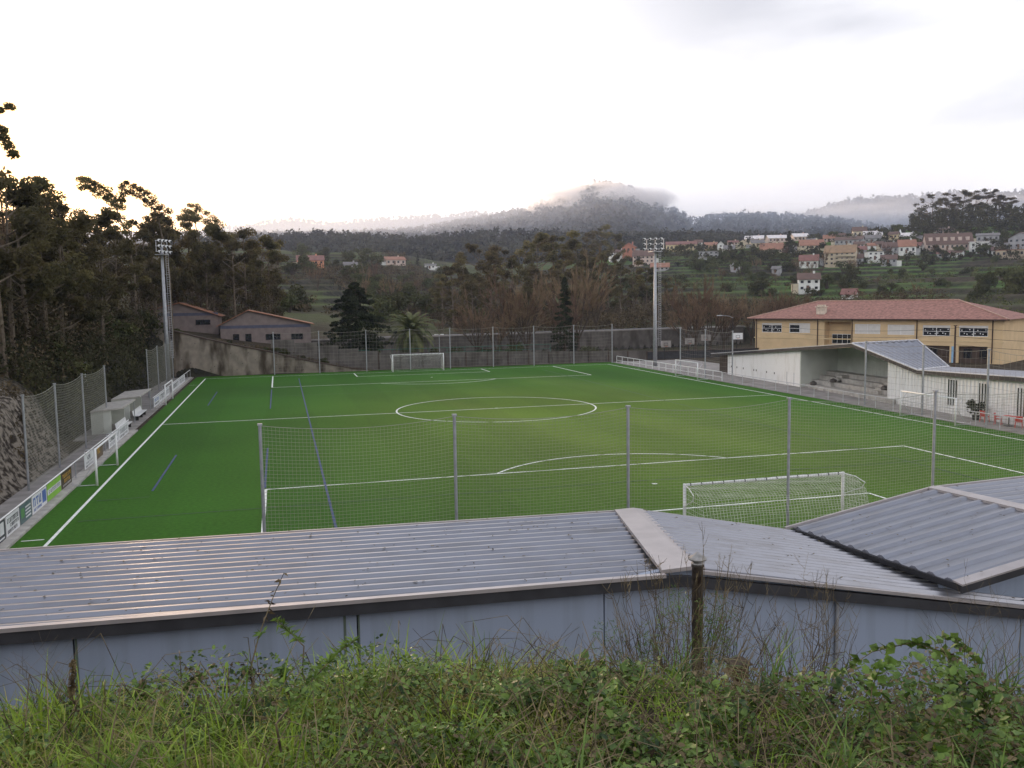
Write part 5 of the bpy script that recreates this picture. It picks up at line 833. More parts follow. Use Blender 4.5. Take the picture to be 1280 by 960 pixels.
# ---------------------------------------------------------------- brick bungalows on the left
def bungalow(label,cx,cy,zb,w_,d,zel,zer,xp,zp,rz,feat):
    root=thing('brick_house',label,'house',(0,0,0))
    x0,x1=-w_/2,w_/2
    m=MB();pl=[(x0,-d/2,-1.5),(x1,-d/2,-1.5),(x1,-d/2,zer),(xp,-d/2,zp),(x0,-d/2,zel)];bk=[(x,d/2,z) for x,_,z in pl]
    m.add(pl+bk,[(0,1,2,3,4),(9,8,7,6,5),(0,4,9,5),(1,6,7,2)]);m.build('wall',M['brick'],root)
    m=MB();o=.5
    def lx(x,z,xa,za,e): t=e/math.hypot(xa-x,za-z);return x+(x-xa)*t,z+(z-za)*t
    lxx,lz=lx(x0,zel,xp,zp,.6);rxx,rz2=lx(x1,zer,xp,zp,.6)
    m.add([(lxx,-d/2-o,lz+.05),(xp,-d/2-o,zp+.05),(xp,d/2+o,zp+.05),(lxx,d/2+o,lz+.05),(lxx,-d/2-o,lz+.15),(xp,-d/2-o,zp+.15),(xp,d/2+o,zp+.15),(lxx,d/2+o,lz+.15)],[(0,3,2,1),(4,5,6,7),(0,1,5,4),(2,3,7,6),(0,4,7,3)])
    m.add([(rxx,-d/2-o,rz2+.05),(xp,-d/2-o,zp+.051),(xp,d/2+o,zp+.051),(rxx,d/2+o,rz2+.05),(rxx,-d/2-o,rz2+.15),(xp,-d/2-o,zp+.151),(xp,d/2+o,zp+.151),(rxx,d/2+o,rz2+.15)],[(0,1,2,3),(7,6,5,4),(0,4,5,1),(3,2,6,7),(0,3,7,4)])
    m.build('roof',M['orangetile'],root)
    m=MB();m.bb(x0-.01,x1+.01,-d/2-.03,-d/2-.002,zel*.5+zer*.5-.5,zel*.5+zer*.5-.05);m.build('band',M['brickband'],root)
    for f in feat:
        k,a,b,z0,z1=f;m=MB();m.bb(a,b,-d/2-.06,-d/2-.005,z0,z1);wf=m.build('door' if k=='d' else 'window',M['brick'],root)
        m=MB();m.bb(a+.1,b-.1,-d/2-.08,-d/2-.062,z0+.1,z1-.1);m.build('pane',M['glass'],wf)
    root.location=(cx,cy,zb);root.rotation_euler=(0,0,rz)
M['orangetile']=mat('orange_roof_tiles',(.27,.12,.075),amt=.25,scale=1.2,rough=.85,c2=(.36,.17,.10))
bungalow('grey brick bungalow with a wide gable and two dark doors, right of the pair',-21.0,66.5,4.2,13.4,9,2.6,2.5,-2.6,4.7,.0,[('d',-5.0,-3.9,-.6,1.3),('d',-3.2,-2.1,-.6,1.3),('w',-.2,2.2,.1,1.2),('w',3.6,5.6,.1,1.2),])
bungalow('grey brick bungalow left of the pair, half hidden by the mast',-33.0,72.5,6.3,9.4,9,3.0,1.9,-1.0,3.9,.0,[('w',1.2,3.6,.4,1.4)])
# ---------------------------------------------------------------- village houses
HC={'w':(.62,.62,.60),'c':(.55,.48,.36),'g':(.30,.30,.31),'t':(.42,.35,.26),'o':(.46,.33,.20),'p':(.48,.38,.33),'y':(.52,.43,.26),'r':(.35,.14,.09),'s':(.55,.24,.14)}
RC={'b':(.12,.075,.06),'o':(.27,.135,.09),'w':(.62,.58,.58),'g':(.16,.15,.15),'r':(.19,.09,.075)}
HM={}
def hmat(k,kind):
    if (k,kind) not in HM: HM[(k,kind)]=mat(('wall_colour_' if kind=='w' else 'roof_tiles_')+{'w':'white','c':'cream','g':'grey','t':'tan','o':'orange','p':'pinkish','y':'yellow','r':'red','s':'salmon','b':'brown'}[k],(HC if kind=='w' else RC)[k],amt=.13,scale=.5)
    return HM[(k,kind)]
# wall, roof, ridge direction (s = seen from the side, g = gable to the camera, f = flat), floors, label
HS={'wgable':('w','g','g',2,'narrow white house with its gable to the viewer beside a small orange house'),
'orange_small':('o','o','s',1,'small orange house just left of the narrow white gabled one'),
'cream_gable':('c','b','g',1,'cream house with a brown gable at the left foot of the pale roofed halls'),
'halla':('p','w','s',1,'leftmost of the three long halls with pale roofs'),'hallb':('p','w','s',1,'middle one of the three long halls with pale roofs'),'hallc':('p','w','s',1,'rightmost of the three long halls with pale roofs'),
'cream2':('c','g','s',1,'cream house with a grey roof below the gap between two pale roofed halls'),
'orange_long':('c','o','s',1,'long house with a faded orange roof below the middle pale hall'),
'orange_roof2':('c','o','s',1,'house with a broad bright orange roof right of the dark conifer'),
'brown_two':('w','r','s',1,'small white house with a red brown roof left of the big tan house'),
'tan_big':('t','t2','s',3,'big tan three storey house with arched balconies and an ochre roof'),
'white_slope':('w','b','s',2,'white two storey house with a brown roof, alone low on the slope above the school'),
'red_hut':('w','r','s',1,'small white hut with a red roof just above the school roof'),
'grey_hut':('g','g','s',1,'tiny grey hut in the terraces left of the white slope house'),
'grey_small':('g','g','g',1,'small blue grey house among the bushes at the left of the terraces'),
'skyline_dark':('c','b','s',1,'villa with a dark hip roof standing on the village skyline'),
'grey_long':('g','b','s',1,'long grey building with a brown roof below the skyline villa'),
'grey_long2':('g','g','s',1,'long grey building right below the white roofed hall'),
'white_mid':('w','g','f',2,'white flat roofed house right of the big tan house'),
'white_orange':('w','o','s',1,'white house with an orange brown roof under the chapel tower'),
'pale_hall':('g','w','s',1,'grey hall with a pale blue roof right of the chapel tower'),
'big_tile':('p','b','s',1,'broad building with a steep brown tiled roof and a row of dormers'),
'upper_block':('p','b','s',1,'block with a red brown roof just above the dormered building'),
'white_low':('w','w','f',1,'low white building at the left foot of the dormered building'),
'white_tall':('w','w','f',2,'tall white block right of the dormered building'),
'grey_flat':('g','g','s',1,'grey house with a dark roof right of the tall white block'),
'salmon':('g','b','g',2,'grey house with a salmon side wall at the right frame edge'),
'tan_flat':('t','o','f',1,'long low tan building below the salmon walled house'),
'white_hall':('w','w','s',1,'white roofed hall on the skyline left of the chapel tower'),
'yellow':('y','b','s',1,'small yellow house next left of the chapel tower'),
'brown_mid':('g','b','s',1,'brown roofed house left of the white house under the chapel'),
'brown_mid2':('g','b','s',1,'low brown roofed house at the top edge of the green terraces'),
'brick_red':('r','r','g',1,'red brick gabled house left of the floodlight head'),
'white_dark':('w','b','s',1,'low white house with a dark roof at the left end of the village'),
'pinkish':('p','b','s',2,'pinkish two storey house left of the floodlight mast'),
'red_roof':('g','o','s',1,'low house with a reddish roof behind the floodlight mast'),
'yellow_long':('y','r','s',1,'long yellow building with a red roof and small dark windows'),
'grey_block':('g','g','f',2,'grey flat roofed block below the small orange house'),
'lit_orange':('s','r','s',1,'sunlit orange house with a long red brown roof, on the far left slope'),  # warm sunlight put into the wall colour
'grey_left':('g','g','s',1,'small grey house right of the sunlit orange house on the far left slope'),
'pink_left':('p','o','s',1,'pinkish house with a pale orange roof on the far left slope'),
'white_left':('w','g','s',1,'tiny white house farthest right on the left slope, under the green field'),
'v1':('g','r','s',1,'small grey house with a red roof just right of the big tan house'),
'v2':('c','b','s',1,'cream cottage peeping over the big tan house'),
'v3':('w','r','s',1,'small white red roofed house just left of the dormered building'),
'v4':('g','g','s',1,'small grey house under the dark conifer'),
'v5':('p','o','s',1,'pinkish house with an orange roof left of the skyline villa'),
'v6':('w','b','s',1,'white house with a brown roof above the round trees at the right'),
'v7':('w','g','s',1,'small white house with a grey roof right of the narrow white gabled house'),
'v8':('g','b','s',1,'grey house with a brown roof at the right foot of the big tan house')}
HS.update({'n1':('w','b','s',1,'tiny white house at the left end of the long grey roofs'),'n2':('w','o','s',1,'tiny white house with orange roof under the white roofed hall'),'n3':('c','b','s',1,'tiny cream house left of the yellow house'),
'n4':('p','b','s',1,'tiny pinkish house under the long grey buildings'),'n5':('w','g','s',1,'tiny white house right of the pale blue roofed hall'),'n6':('w','b','s',1,'small white house below the middle of the dormered building'),'n7':('g','g','f',2,'narrow grey block left of the yellow house'),
'n8':('w','g','s',1,'small white house below the dark roofed grey house'),'n9':('p','r','s',1,'tiny pinkish house on the hill above the narrow white gabled house'),'n10':('w','g','s',1,'tiny white house right of the rightmost pale hall'),'n11':('w','b','s',1,'tiny white house at the right end of the long yellow building'),'n12':('g','r','s',1,'small grey house with red roof below the dormered building')})
RC['t']=(.26,.17,.10)
def house(n,x,y,z,wd,h,rh):
    wk,rk,kind,fl,lb=HS[n];rk=rk[0]
    root=thing('village_house',lb,'house',(0,0,0));d=min(9,max(4,wd*.75))
    az=math.atan2(x-CAM[0],y-CAM[1]);rz=-az+random.Random(n).uniform(-.35,.35);base=-3.5
    m=MB();m.bb(-wd/2,wd/2,-d/2,d/2,base,h)
    if kind=='g': m.add([(-wd/2,-d/2,h),(wd/2,-d/2,h),(0,-d/2,h+rh),(-wd/2,d/2,h),(wd/2,d/2,h),(0,d/2,h+rh)],[(0,1,2),(5,4,3)])
    elif kind=='s': m.add([(-wd/2,-d/2,h),(-wd/2,d/2,h),(-wd/2,0,h+rh),(wd/2,-d/2,h),(wd/2,d/2,h),(wd/2,0,h+rh)],[(0,2,1),(3,4,5)])
    m.build('wall',hmat(wk,'w'),root)
    m=MB();e=.45;t=.18
    if kind=='f':
        m.bb(-wd/2-.3,wd/2+.3,-d/2-.3,d/2+.3,h+.01,h+.3)
    else:
        if kind=='s': A=[(-wd/2-e,-d/2-e),(wd/2+e,-d/2-e),(wd/2+e,0),(-wd/2-e,0),(wd/2+e,d/2+e),(-wd/2-e,d/2+e)];zs=[h-e*rh/(d/2),h-e*rh/(d/2),h+rh,h+rh,h-e*rh/(d/2),h-e*rh/(d/2)];fs=[(0,1,2,3),(3,2,4,5)]
        else: A=[(-wd/2-e,-d/2-e),(-wd/2-e,d/2+e),(0,d/2+e),(0,-d/2-e),(wd/2+e,d/2+e),(wd/2+e,-d/2-e)];zs=[h-e*rh/(wd/2)]*2+[h+rh]*2+[h-e*rh/(wd/2)]*2;fs=[(0,3,2,1),(3,5,4,2)]
        v=[(a[0],a[1],z_+t) for a,z_ in zip(A,zs)]+[(a[0],a[1],z_+.03) for a,z_ in zip(A,zs)];b=[tuple(6+i for i in f[::-1]) for f in fs]
        ed=[(0,1),(1,2),(2,4),(4,5),(5,3),(3,0)];m.add(v,fs+b+[(i,i+6,j+6,j) for i,j in ed])
    rf=m.build('roof',hmat(rk,'r'),root)
    if kind!='f' and wd>6: m=MB();m.bb(wd*.2,wd*.2+.7,-.35,.35,h+rh*.4,h+rh+.8);m.build('chimney',hmat(wk,'w'),rf)
    q9=random.Random(n+'x')
    if wd>6.5 and kind!='f':
        s9=q9.choice((-1,1));m=MB();m.bb(min(s9*wd/2,s9*(wd/2+2.2)),max(s9*wd/2,s9*(wd/2+2.2)),-d/2+.6,d/2-1,base,h*.62);ax=m.build('annexe',hmat(q9.choice('wgc'),'w'),root);m=MB();m.bb(min(s9*(wd/2+.02),s9*(wd/2+2.5)),max(s9*(wd/2+.02),s9*(wd/2+2.5)),-d/2+.4,d/2-.8,h*.62,h*.62+.15);m.build('roof',hmat(q9.choice('brg'),'r'),ax)
    m=MB();m.bb(-wd*.06-.5,-wd*.06+.5,-d/2-.08,-d/2-.004,.0,min(h*.8,2.0));m.build('door',M['wood'],root)
    nw=max(1,int(wd/2.3));fh=h/fl
    for f in range(fl):
        for i in range(nw):
            cx=-wd/2+wd*(i+.5)/nw;z0=f*fh+fh*.32;m=MB();ww=min(1.1,wd/nw*.42);m.bb(cx-ww/2,cx+ww/2,-d/2-.06,-d/2-.004,z0,z0+fh*.42);m.build('window',M['glass'],root)
    if n=='big_tile':
        for i in range(6):
            cx=-wd/2+wd*(i+.6)/6.3;m=MB();m.bb(cx-.9,cx+.9,-d/2*.75,-d/2*.3,h+rh*.2,h+rh*.62);m.build('dormer',hmat('p','w'),rf)
    if n=='tan_big':
        for f in range(3): m=MB();m.bb(-wd*.1,wd/2+.8,-d/2-1.3,-d/2-.07,f*fh+.02,f*fh+.22);m.bb(-wd*.1,wd/2+.8,-d/2-1.3,-d/2-1.2,f*fh+.22,f*fh+1.0);m.build('balcony',hmat('t','w'),root)
    root.location=(x,y,z);root.rotation_euler=(0,0,rz)
for hrow in HOUSES: house(*hrow)
def ray_(px,py): return _R@np.array([(px-640)/CF,1,-(py-480)/CF])
def vis(px,py,r):   # world point at horizontal distance r from the viewpoint (used for sizing far hills)
    d=ray_(px,py);return CAM+d*r/math.hypot(d[0],d[1])
# ---------------------------------------------------------------- chapel tower, hilltop tower
ct=vis(1125,299,590);z0=float(ground(ct[0],ct[1]))
t=thing('chapel_tower','thin white chapel tower with a pointed top in the middle of the village','tower',(ct[0],ct[1],z0))
top=vis(1125,288,590)[2];m=MB();m.bb(ct[0]-.9,ct[0]+.9,ct[1]-.9,ct[1]+.9,z0-2,top-1.6);m.build('shaft',M['white'],t);m=MB();m.lathe((ct[0],ct[1],top-1.6),[(1.3,0),(.05,2.4)],4);m.build('spire',M['white'],t)
# ---------------------------------------------------------------- far hills
def ridge(name,r0,rc,r1,z0,crest,step=7,amp=4,fr=.012):
    PX=np.arange(-700,2000,step);a=np.arctan((PX-640)/CF);cp=[c[0] for c in crest];cy=[c[1] for c in crest]
    py=np.interp(PX,cp,cy);zc=9.94+((385-.0156*PX)-py)/CF*rc*np.cos(a)
    ks=np.concatenate([np.linspace(0,1,34),1+np.linspace(.06,1,8)]);rows=[]
    ang=a-YAW
    for k in ks:
        if k<=1: r=r0+(rc-r0)*k;f=(k*k*(3-2*k))*.35+k*.65
        else: r=rc+(r1-rc)*(k-1);f=1-.6*(k-1)
        x=CAM[0]+r*np.sin(ang);y=CAM[1]+r*np.cos(ang);w_=math.sin(math.pi*min(1,k)) if k<1 else .3
        z=z0+(zc-z0)*f+amp*w_*4*fbm(x*fr,y*fr,4)+amp*.35*fbm(x*fr*8,y*fr*8,3)
        rows.append(np.stack([x,y,z],1))
    nr,na=len(rows),len(PX);V=np.concatenate(rows);i,j=np.meshgrid(np.arange(nr-1),np.arange(na-1),indexing='ij');q_=i*na+j
    F=np.stack([q_,q_+1,q_+1+na,q_+na],-1).reshape(-1,4)
    o=struct(fast(name,V,F,M['hill'],None,True));return V.reshape(nr,na,3)
C1=[(-700,300),(250,300),(500,296),(600,280),(640,272),(665,265),(700,254),(730,242),(745,237),(758,236),(785,240),(820,256),(850,271),(866,282),(900,275),(960,275),(1000,279),(1040,280),(1100,292),(1280,300),(2000,300)]
G1=ridge('castle_hill',900,1600,2300,40,C1,amp=6)
C2=[(-700,330),(700,330),(900,300),(960,281),(1000,276),(1030,267),(1065,258),(1120,256),(1160,253),(1280,249),(1400,250),(2000,262)]
G2=ridge('right_hill',1500,2300,3300,60,C2,amp=8)
C3=[(-700,290),(200,292),(300,289),(340,282),(375,278),(420,284),(450,280),(490,276),(560,273),(595,270),(620,271),(680,280),(800,300),(2000,330)]
G3=ridge('distant_ridge',2300,3300,4500,60,C3,amp=9,fr=.004)
C4=[(-700,306),(300,306),(330,306),(400,300),(470,303),(520,308),(560,305),(620,297),(700,300),(780,304),(850,300),(930,303),(1000,306),(1100,315),(1250,330),(2000,330)]
G4=ridge('wooded_rise',690,950,1200,36,C4,amp=3)
def forest(name,label,G,rows,cols,n,rad,lf,size,mt='forest'):
    r_=RG.uniform(rows[0],rows[1],n);c_=RG.uniform(cols[0],cols[1],n)
    i=r_.astype(int);j=c_.astype(int);p=G[i,j]*(1-(c_-j))[:,None]+G[i,j+1]*(c_-j)[:,None];p=p*(1-(r_-i))[:,None]+G[np.minimum(i+1,G.shape[0]-1),j]*(r_-i)[:,None]
    hh=rad*RG.uniform(.6,1.9,n);p=p+np.stack([np.zeros(n),np.zeros(n),hh],1)
    V,F=leafquads(p,rad*RG.uniform(.6,1.25,n),lf,size,.7);o=fast(name,V,F,M[mt]);tag(o,label,'forest',kind='stuff')
px2c=lambda px:(px+700)/7
forest('far_forest','dark woods covering the foggy castle hill',G1,(4,34),(px2c(300),px2c(1300)),6500,5.2,60000,2.4)
forest('far_forest','dark woods on the long rise behind the left slope and the grove',G4,(4,34),(px2c(200),px2c(1120)),3000,4.4,60000,1.5)
forest('far_forest','misty woods on the farther hill at the right',G2,(8,34),(px2c(840),px2c(1500)),3800,8,34000,3.8)
forest('far_forest','sparse trees along the most distant pale ridge',G3,(20,34),(px2c(280),px2c(760)),1500,7,14000,4)
tw=G1[33,int(px2c(752))]
t=thing('hilltop_ruin','tiny pair of ruined tower stumps on the very top of the foggy hill','tower',(tw[0],tw[1],tw[2]))
for dx,w_,h_ in((-5,4,13),(6,5,10)):
    m=MB();m.bb(tw[0]+dx-w_/2,tw[0]+dx+w_/2,tw[1]-w_/2,tw[1]+w_/2,tw[2]-4,tw[2]+h_);m.bb(tw[0]+dx-w_*.6,tw[0]+dx-w_*.2,tw[1]-w_/2,tw[1]+w_/2,tw[2]+h_,tw[2]+h_+3);m.build('tower_stump',M['brick'],t)
# ---------------------------------------------------------------- trees
def euc(seed,H=16,spread=.22,nl=5200,clump=1.2,lsize=.2,low=.18):
    rr=random.Random(seed);root=thing('eucalyptus_tree',None,None,(0,0,0));m=MB();cen=[];rad=[]
    lean=(rr.uniform(-.6,.6),rr.uniform(-.6,.6));tr=[(lean[0]*t*t,lean[1]*t*t,H*.93*t) for t in(0,.25,.5,.75,1)]
    m.tube(tr,[.28,.22,.16,.09,.03],6);cen.append(tr[-1]);rad.append(clump*.7)
    nb=rr.randint(11,15)
    for k in range(nb):
        t=low+(.95-low)*(k+rr.random()*.8)/nb;a=rr.uniform(0,6.28)
        i=min(3,int(t*4));f=t*4-i;b=[tr[i][c]*(1-f)+tr[i+1][c]*f for c in range(3)]
        ln=H*spread*rr.uniform(.55,1.15)*(1.15-.55*t);up=rr.uniform(.35,1.0)
        p1=(b[0]+math.cos(a)*ln*.55,b[1]+math.sin(a)*ln*.55,b[2]+ln*up*.45);p2=(b[0]+math.cos(a)*ln,b[1]+math.sin(a)*ln,b[2]+ln*up*1.05)
        m.tube([b,p1,p2],[.09,.06,.02],4);cen+= [p2,tuple((p1[c]*.45+p2[c]*.55)+rr.uniform(-.7,.7) for c in range(3))];rad+=[clump*rr.uniform(.7,1.3),clump*rr.uniform(.5,.95)]
        if rr.random()<.75:
            a2=a+rr.uniform(-1.2,1.2);p3=(p1[0]+math.cos(a2)*ln*.5,p1[1]+math.sin(a2)*ln*.5,p1[2]+ln*.5);m.tube([p1,p3],[.04,.015],3);cen.append(p3);rad.append(clump*rr.uniform(.55,1.05))
    m.build('trunk',M['palebark'],root);V,F=leafquads(cen,rad,nl,lsize,.45,.62);fast('crown',V,F,M['euc'],root);return root
def bare(seed,H=12,n0=7,mt='twig'):
    rr=random.Random(seed);root=thing('bare_tree',None,None,(0,0,0));m=MB();tw_=MB()
    m.tube([(0,0,0),(0,0,H*.12),(.05,0,H*.2)],[.3,.24,.2],6)
    def grow(p,a,el,ln,r,lv):
        d=(math.cos(a)*math.cos(el),math.sin(a)*math.cos(el),math.sin(el));mid=[p[c]+d[c]*ln*.5+rr.uniform(-.04,.04)*ln for c in range(3)];e=[p[c]+d[c]*ln+(.08*ln if c==2 else 0) for c in range(3)]
        (m if lv<2 else tw_).tube([p,mid,e],[r,r*.8,r*.55],4 if lv<2 else 3,False)
        if lv<4:
            for k in range(rr.randint(3,5)):
                t=rr.uniform(.35,1);q_=[p[c]*(1-t)+e[c]*t for c in range(3)];grow(q_,a+rr.uniform(-.9,.9),min(1.5,max(.1,el+rr.uniform(-.35,.35))),ln*rr.uniform(.42,.68),max(.021,r*.5),lv+1)
    for k in range(n0): grow((0,0,H*.14),6.28*k/n0+rr.uniform(-.3,.3),rr.uniform(.75,1.4),H*rr.uniform(.36,.52),.12,0)
    m.build('trunk',M['bark'],root);tw_.build('crown',M[mt],root);return root
def spruce(H=12,R=2.3,seed=1,nl=11000,broad=1.0,ls=.17):
    rr=random.Random(seed);root=thing('conifer_tree',None,None,(0,0,0));m=MB();m.tube([(0,0,0),(0,0,H)],[.25,.02],6);cen=[];rad=[]
    for k in range(110):
        t=((k+rr.random())/110)**.85;z=H*(.06+.92*t);L_=R*(1-t)**broad*rr.uniform(.55,1.2)+.12;a=rr.uniform(0,6.28)
        m.tube([(0,0,z),(math.cos(a)*L_,math.sin(a)*L_,z-L_*.12)],[.04,.01],3)
        for s in(.35,.6,.85,1.0): cen.append((math.cos(a)*L_*s,math.sin(a)*L_*s,z-L_*.14*s+.05));rad.append(.16+.20*L_*(1.1-s))
    m.build('trunk',M['bark'],root);V,F=leafquads(cen,rad,nl,ls,.35,.55);fast('crown',V,F,M['conf'],root);return root
def palm(H=7.5):
    root=thing('palm_tree',None,None,(0,0,0));m=MB();ht=H*.58
    m.tube([(0,0,0),(.05,0,ht*.5),(0,0,ht)],[.38,.33,.42],10);m.build('trunk',M['bark'],root);f=MB();rr=random.Random(3)
    for k in range(64):
        a=k*2.39996;t=k/63;el=1.45-2.1*t+rr.uniform(-.12,.12);L_=4.0*rr.uniform(.85,1.05);pts=[];x,z=0,ht;e=el
        for s in range(9):
            pts.append((math.cos(a)*x,math.sin(a)*x,z));x+=L_/8*math.cos(e);z+=L_/8*math.sin(e);e-=.17+.05*t
        f.tube(pts,[.035]*4+[.02]*5,3,False);sx,sy=-math.sin(a),math.cos(a)
        for s in range(1,8):
            for u in(0,.25,.5,.75):
                p=[pts[s][c]*(1-u)+pts[s+1][c]*u for c in range(3)] if s<8 else pts[s]
                dd=[pts[s+1][c]-pts[s][c] for c in range(3)];w_=.55*math.sin(math.pi*min(1,(s+u)/9+.08))+.1
                for q_ in(-1,1):
                    e1=(p[0]+q_*sx*w_+dd[0]*.7,p[1]+q_*sy*w_+dd[1]*.7,p[2]-w_*.35+dd[2]*.7);b=.15
                    f.add([p,(p[0]+dd[0]*b*2,p[1]+dd[1]*b*2,p[2]+dd[2]*b*2),e1],[(0,1,2)])
    f.build('fronds',M['palm'],root);return root
EU=[euc(1),euc(2,spread=.26,clump=1.15,low=.22),euc(3,spread=.2,clump=1.3),euc(4,spread=.3,clump=.95,low=.35,nl=4600),euc(5,spread=.24,clump=1.2,low=.12,nl=5400)]
BA=[bare(11),bare(12,n0=9),bare(13,n0=6)]
SP=[spruce()];XX=[spruce(12,6.2,5,34000,.62,.21)];PA=[palm()]
HTS={'E':16.4,'B':11.4,'S':12.,'X':12.,'P':8.3}
USED=set()
def place(proto,x,y,z,s,rz,label,cat,group=None,sz=None):
    if proto.name not in USED: USED.add(proto.name);o=proto;
    else: o=copy_tree(proto)
    o.location=(x,y,z);o.scale=(s,s,sz or s);o.rotation_euler=(0,0,rz);o['label']=label;o['category']=cat
    if group: o['group']=group
    elif 'group' in o: del o['group']
    return o
LM={'wgable':'the narrow white gabled house','orange_small':'the small orange house','hallb':'the pale roofed halls','orange_long':'the faded orange roof','orange_roof2':'the bright orange roof','brown_two':'the small white red roofed house','tan_big':'the big tan house','white_slope':'the white house alone on the slope','red_hut':'the red roofed hut','grey_hut':'the tiny grey hut','grey_small':'the small blue grey house','skyline_dark':'the skyline villa','white_orange':'the white house under the chapel','big_tile':'the dormered building','white_tall':'the tall white block','salmon':'the salmon walled house','tan_flat':'the long low tan building','brick_red':'the red brick gable','pinkish':'the pinkish two storey house','red_roof':'the low reddish roof','yellow_long':'the long yellow building','grey_block':'the grey flat roofed block','lit_orange':'the sunlit house on the left slope','grey_left':'the grey house on the left slope','pink_left':'the pinkish house on the left slope','white_left':'the tiny white house on the left slope','v6':'the brown roofed white house','brown_mid2':'the low brown roofed house'}
def proj(p):
    d=_R.T@(np.array(p,float)-CAM);return 640+CF*d[0]/d[1],480-CF*d[2]/d[1]
LMP=[(proj((h[1],h[2],h[3])),LM[h[0]]) for h in HOUSES if h[0] in LM]
LMP+=[((705,400),'the dark spruce'),((513,400),'the palm tree'),((444,400),'the broad dark conifer'),((819,380),'the floodlight mast'),((945,400),'the left end of the school'),((1037,386),'the school chimney'),((1215,376),'the right end of the school ridge'),((1125,376),'the middle of the school ridge'),((325,395),'the brick bungalows'),((530,325),'the green hilltop field'),((640,380),'the middle bare trees'),((1270,345),'the round trees at the right edge')]
def where(x,y,z):
    u,v=proj((x,y,z));(a,b),nm=min(LMP,key=lambda t:(t[0][0]-u)**2+((t[0][1]-v)*1.3)**2);dx,dy=u-a,v-b
    far_='well ' if math.hypot(dx,dy)>45 else 'just ' if math.hypot(dx,dy)<16 else ''
    return far_+(('right of' if dx>0 else 'left of') if abs(dx)>abs(dy)*1.4 else ('below' if dy>0 else 'above') if abs(dy)>abs(dx)*1.4 else ('below and right of' if dx>0 else 'below and left of') if dy>0 else ('above and right of' if dx>0 else 'above and left of'))+' '+nm
def zone(v,cuts,names):
    for c,n_ in zip(cuts,names):
        if v<c: return n_
    return names[-1]
for i,(k,x,y,z,h) in enumerate(TREES):
    s=max(.2,h/HTS[k]);rz=random.uniform(0,6.28);dist=math.hypot(x-CAM[0],y-CAM[1]);pxx,pt=proj((x,y,z+h));sz_='tall' if h>17 else 'short' if h<11 else 'middling'
    if k=='E':
        if pxx<380: a=(sz_+' backlit eucalyptus '+zone(pxx,(-20,25,60,95,140,185,215,260,300),('cut by the left frame edge','at the left frame edge, on the high skyline','on the skyline above the rock face','above the nearest ball net','above the nearer dugout','in the bright gap of the left grove','just left of the left mast','just right of the left mast','behind the brick bungalows','at the right end of the left grove'))+(', lower on the bank' if pt>310 else ''),'eucalyptus grove on the left hillside')
        elif pxx>1100: a=('dark '+sz_+' eucalyptus '+zone(pxx,(1160,1180,1200,1225,1250,1275),('standing apart at the left end of','second in from the left of','at the first notch of','in the tall middle of','right of the middle of','near the right frame edge of','at the right frame edge of'))+' the hilltop grove','eucalyptus grove on the right hilltop')
        elif dist>350: a=('grey green tree at the '+zone(pxx,(743,760),('left','middle','right'))+' of the round clump behind the central grove','tree clump behind the central grove')
        else: a=(sz_+' eucalyptus '+zone(pxx,(570,590,610,640,665,680,700,720,750,780,820),('at the left end','second from the left end','in the left third','left of the middle','just left of the top','at the highest top','just right of the top','behind the spruce','right of the middle','in the right third','near the right end','right of the floodlight mast'))+' of the central grove','central eucalyptus grove')
        o_=place(EU[i%5],x,y,z,s,rz,a[0],'tree',a[1])
        if pxx>1100: o_.scale=(s*1.4,s*1.4,s)
    elif k=='B':
        w_=where(x,y,z+h*.5)
        a=('bare leafless tree '+zone(pxx,(20,60,100,140),('at the left frame edge','above the rock face','above the nearest ball net','above the nearer dugout','left of the left mast'))+' on the scrubby bank','bare trees on the left hillside') if pxx<300 else ('bare brown '+sz_+' tree '+w_,'bare trees before the central grove' if pxx<800 else 'bare trees left of the school')
        place(BA[i%3],x,y,z,s,rz,a[0],'tree',a[1])
    elif k=='S': place(SP[0],x,y,z,s,rz,'slim dark spruce standing before the bare trees, right of the palm' if dist<300 else 'small dark conifer on the green field of the far left slope','tree')
    elif k=='X': place(XX[0],x,y,z,s,rz,'big broad dark conifer behind the far goal fence, left of the palm','tree')
    elif k=='P': place(PA[0],x,y,z,s,rz,'palm tree with a round drooping crown behind the far goal','tree')
for x,y,s,lb in((7.5,57.5,.22,'small palm with a low tuft of fronds beyond the wall right of the lamp post'),(-4.8,66,.62,'smaller palm half hidden between the big conifer and the tall palm'),(2.6,59,.2,'small yellow green palm beside the twin lamp post')): place(PA[0],x,y,-.05,s,.7,lb,'palm')
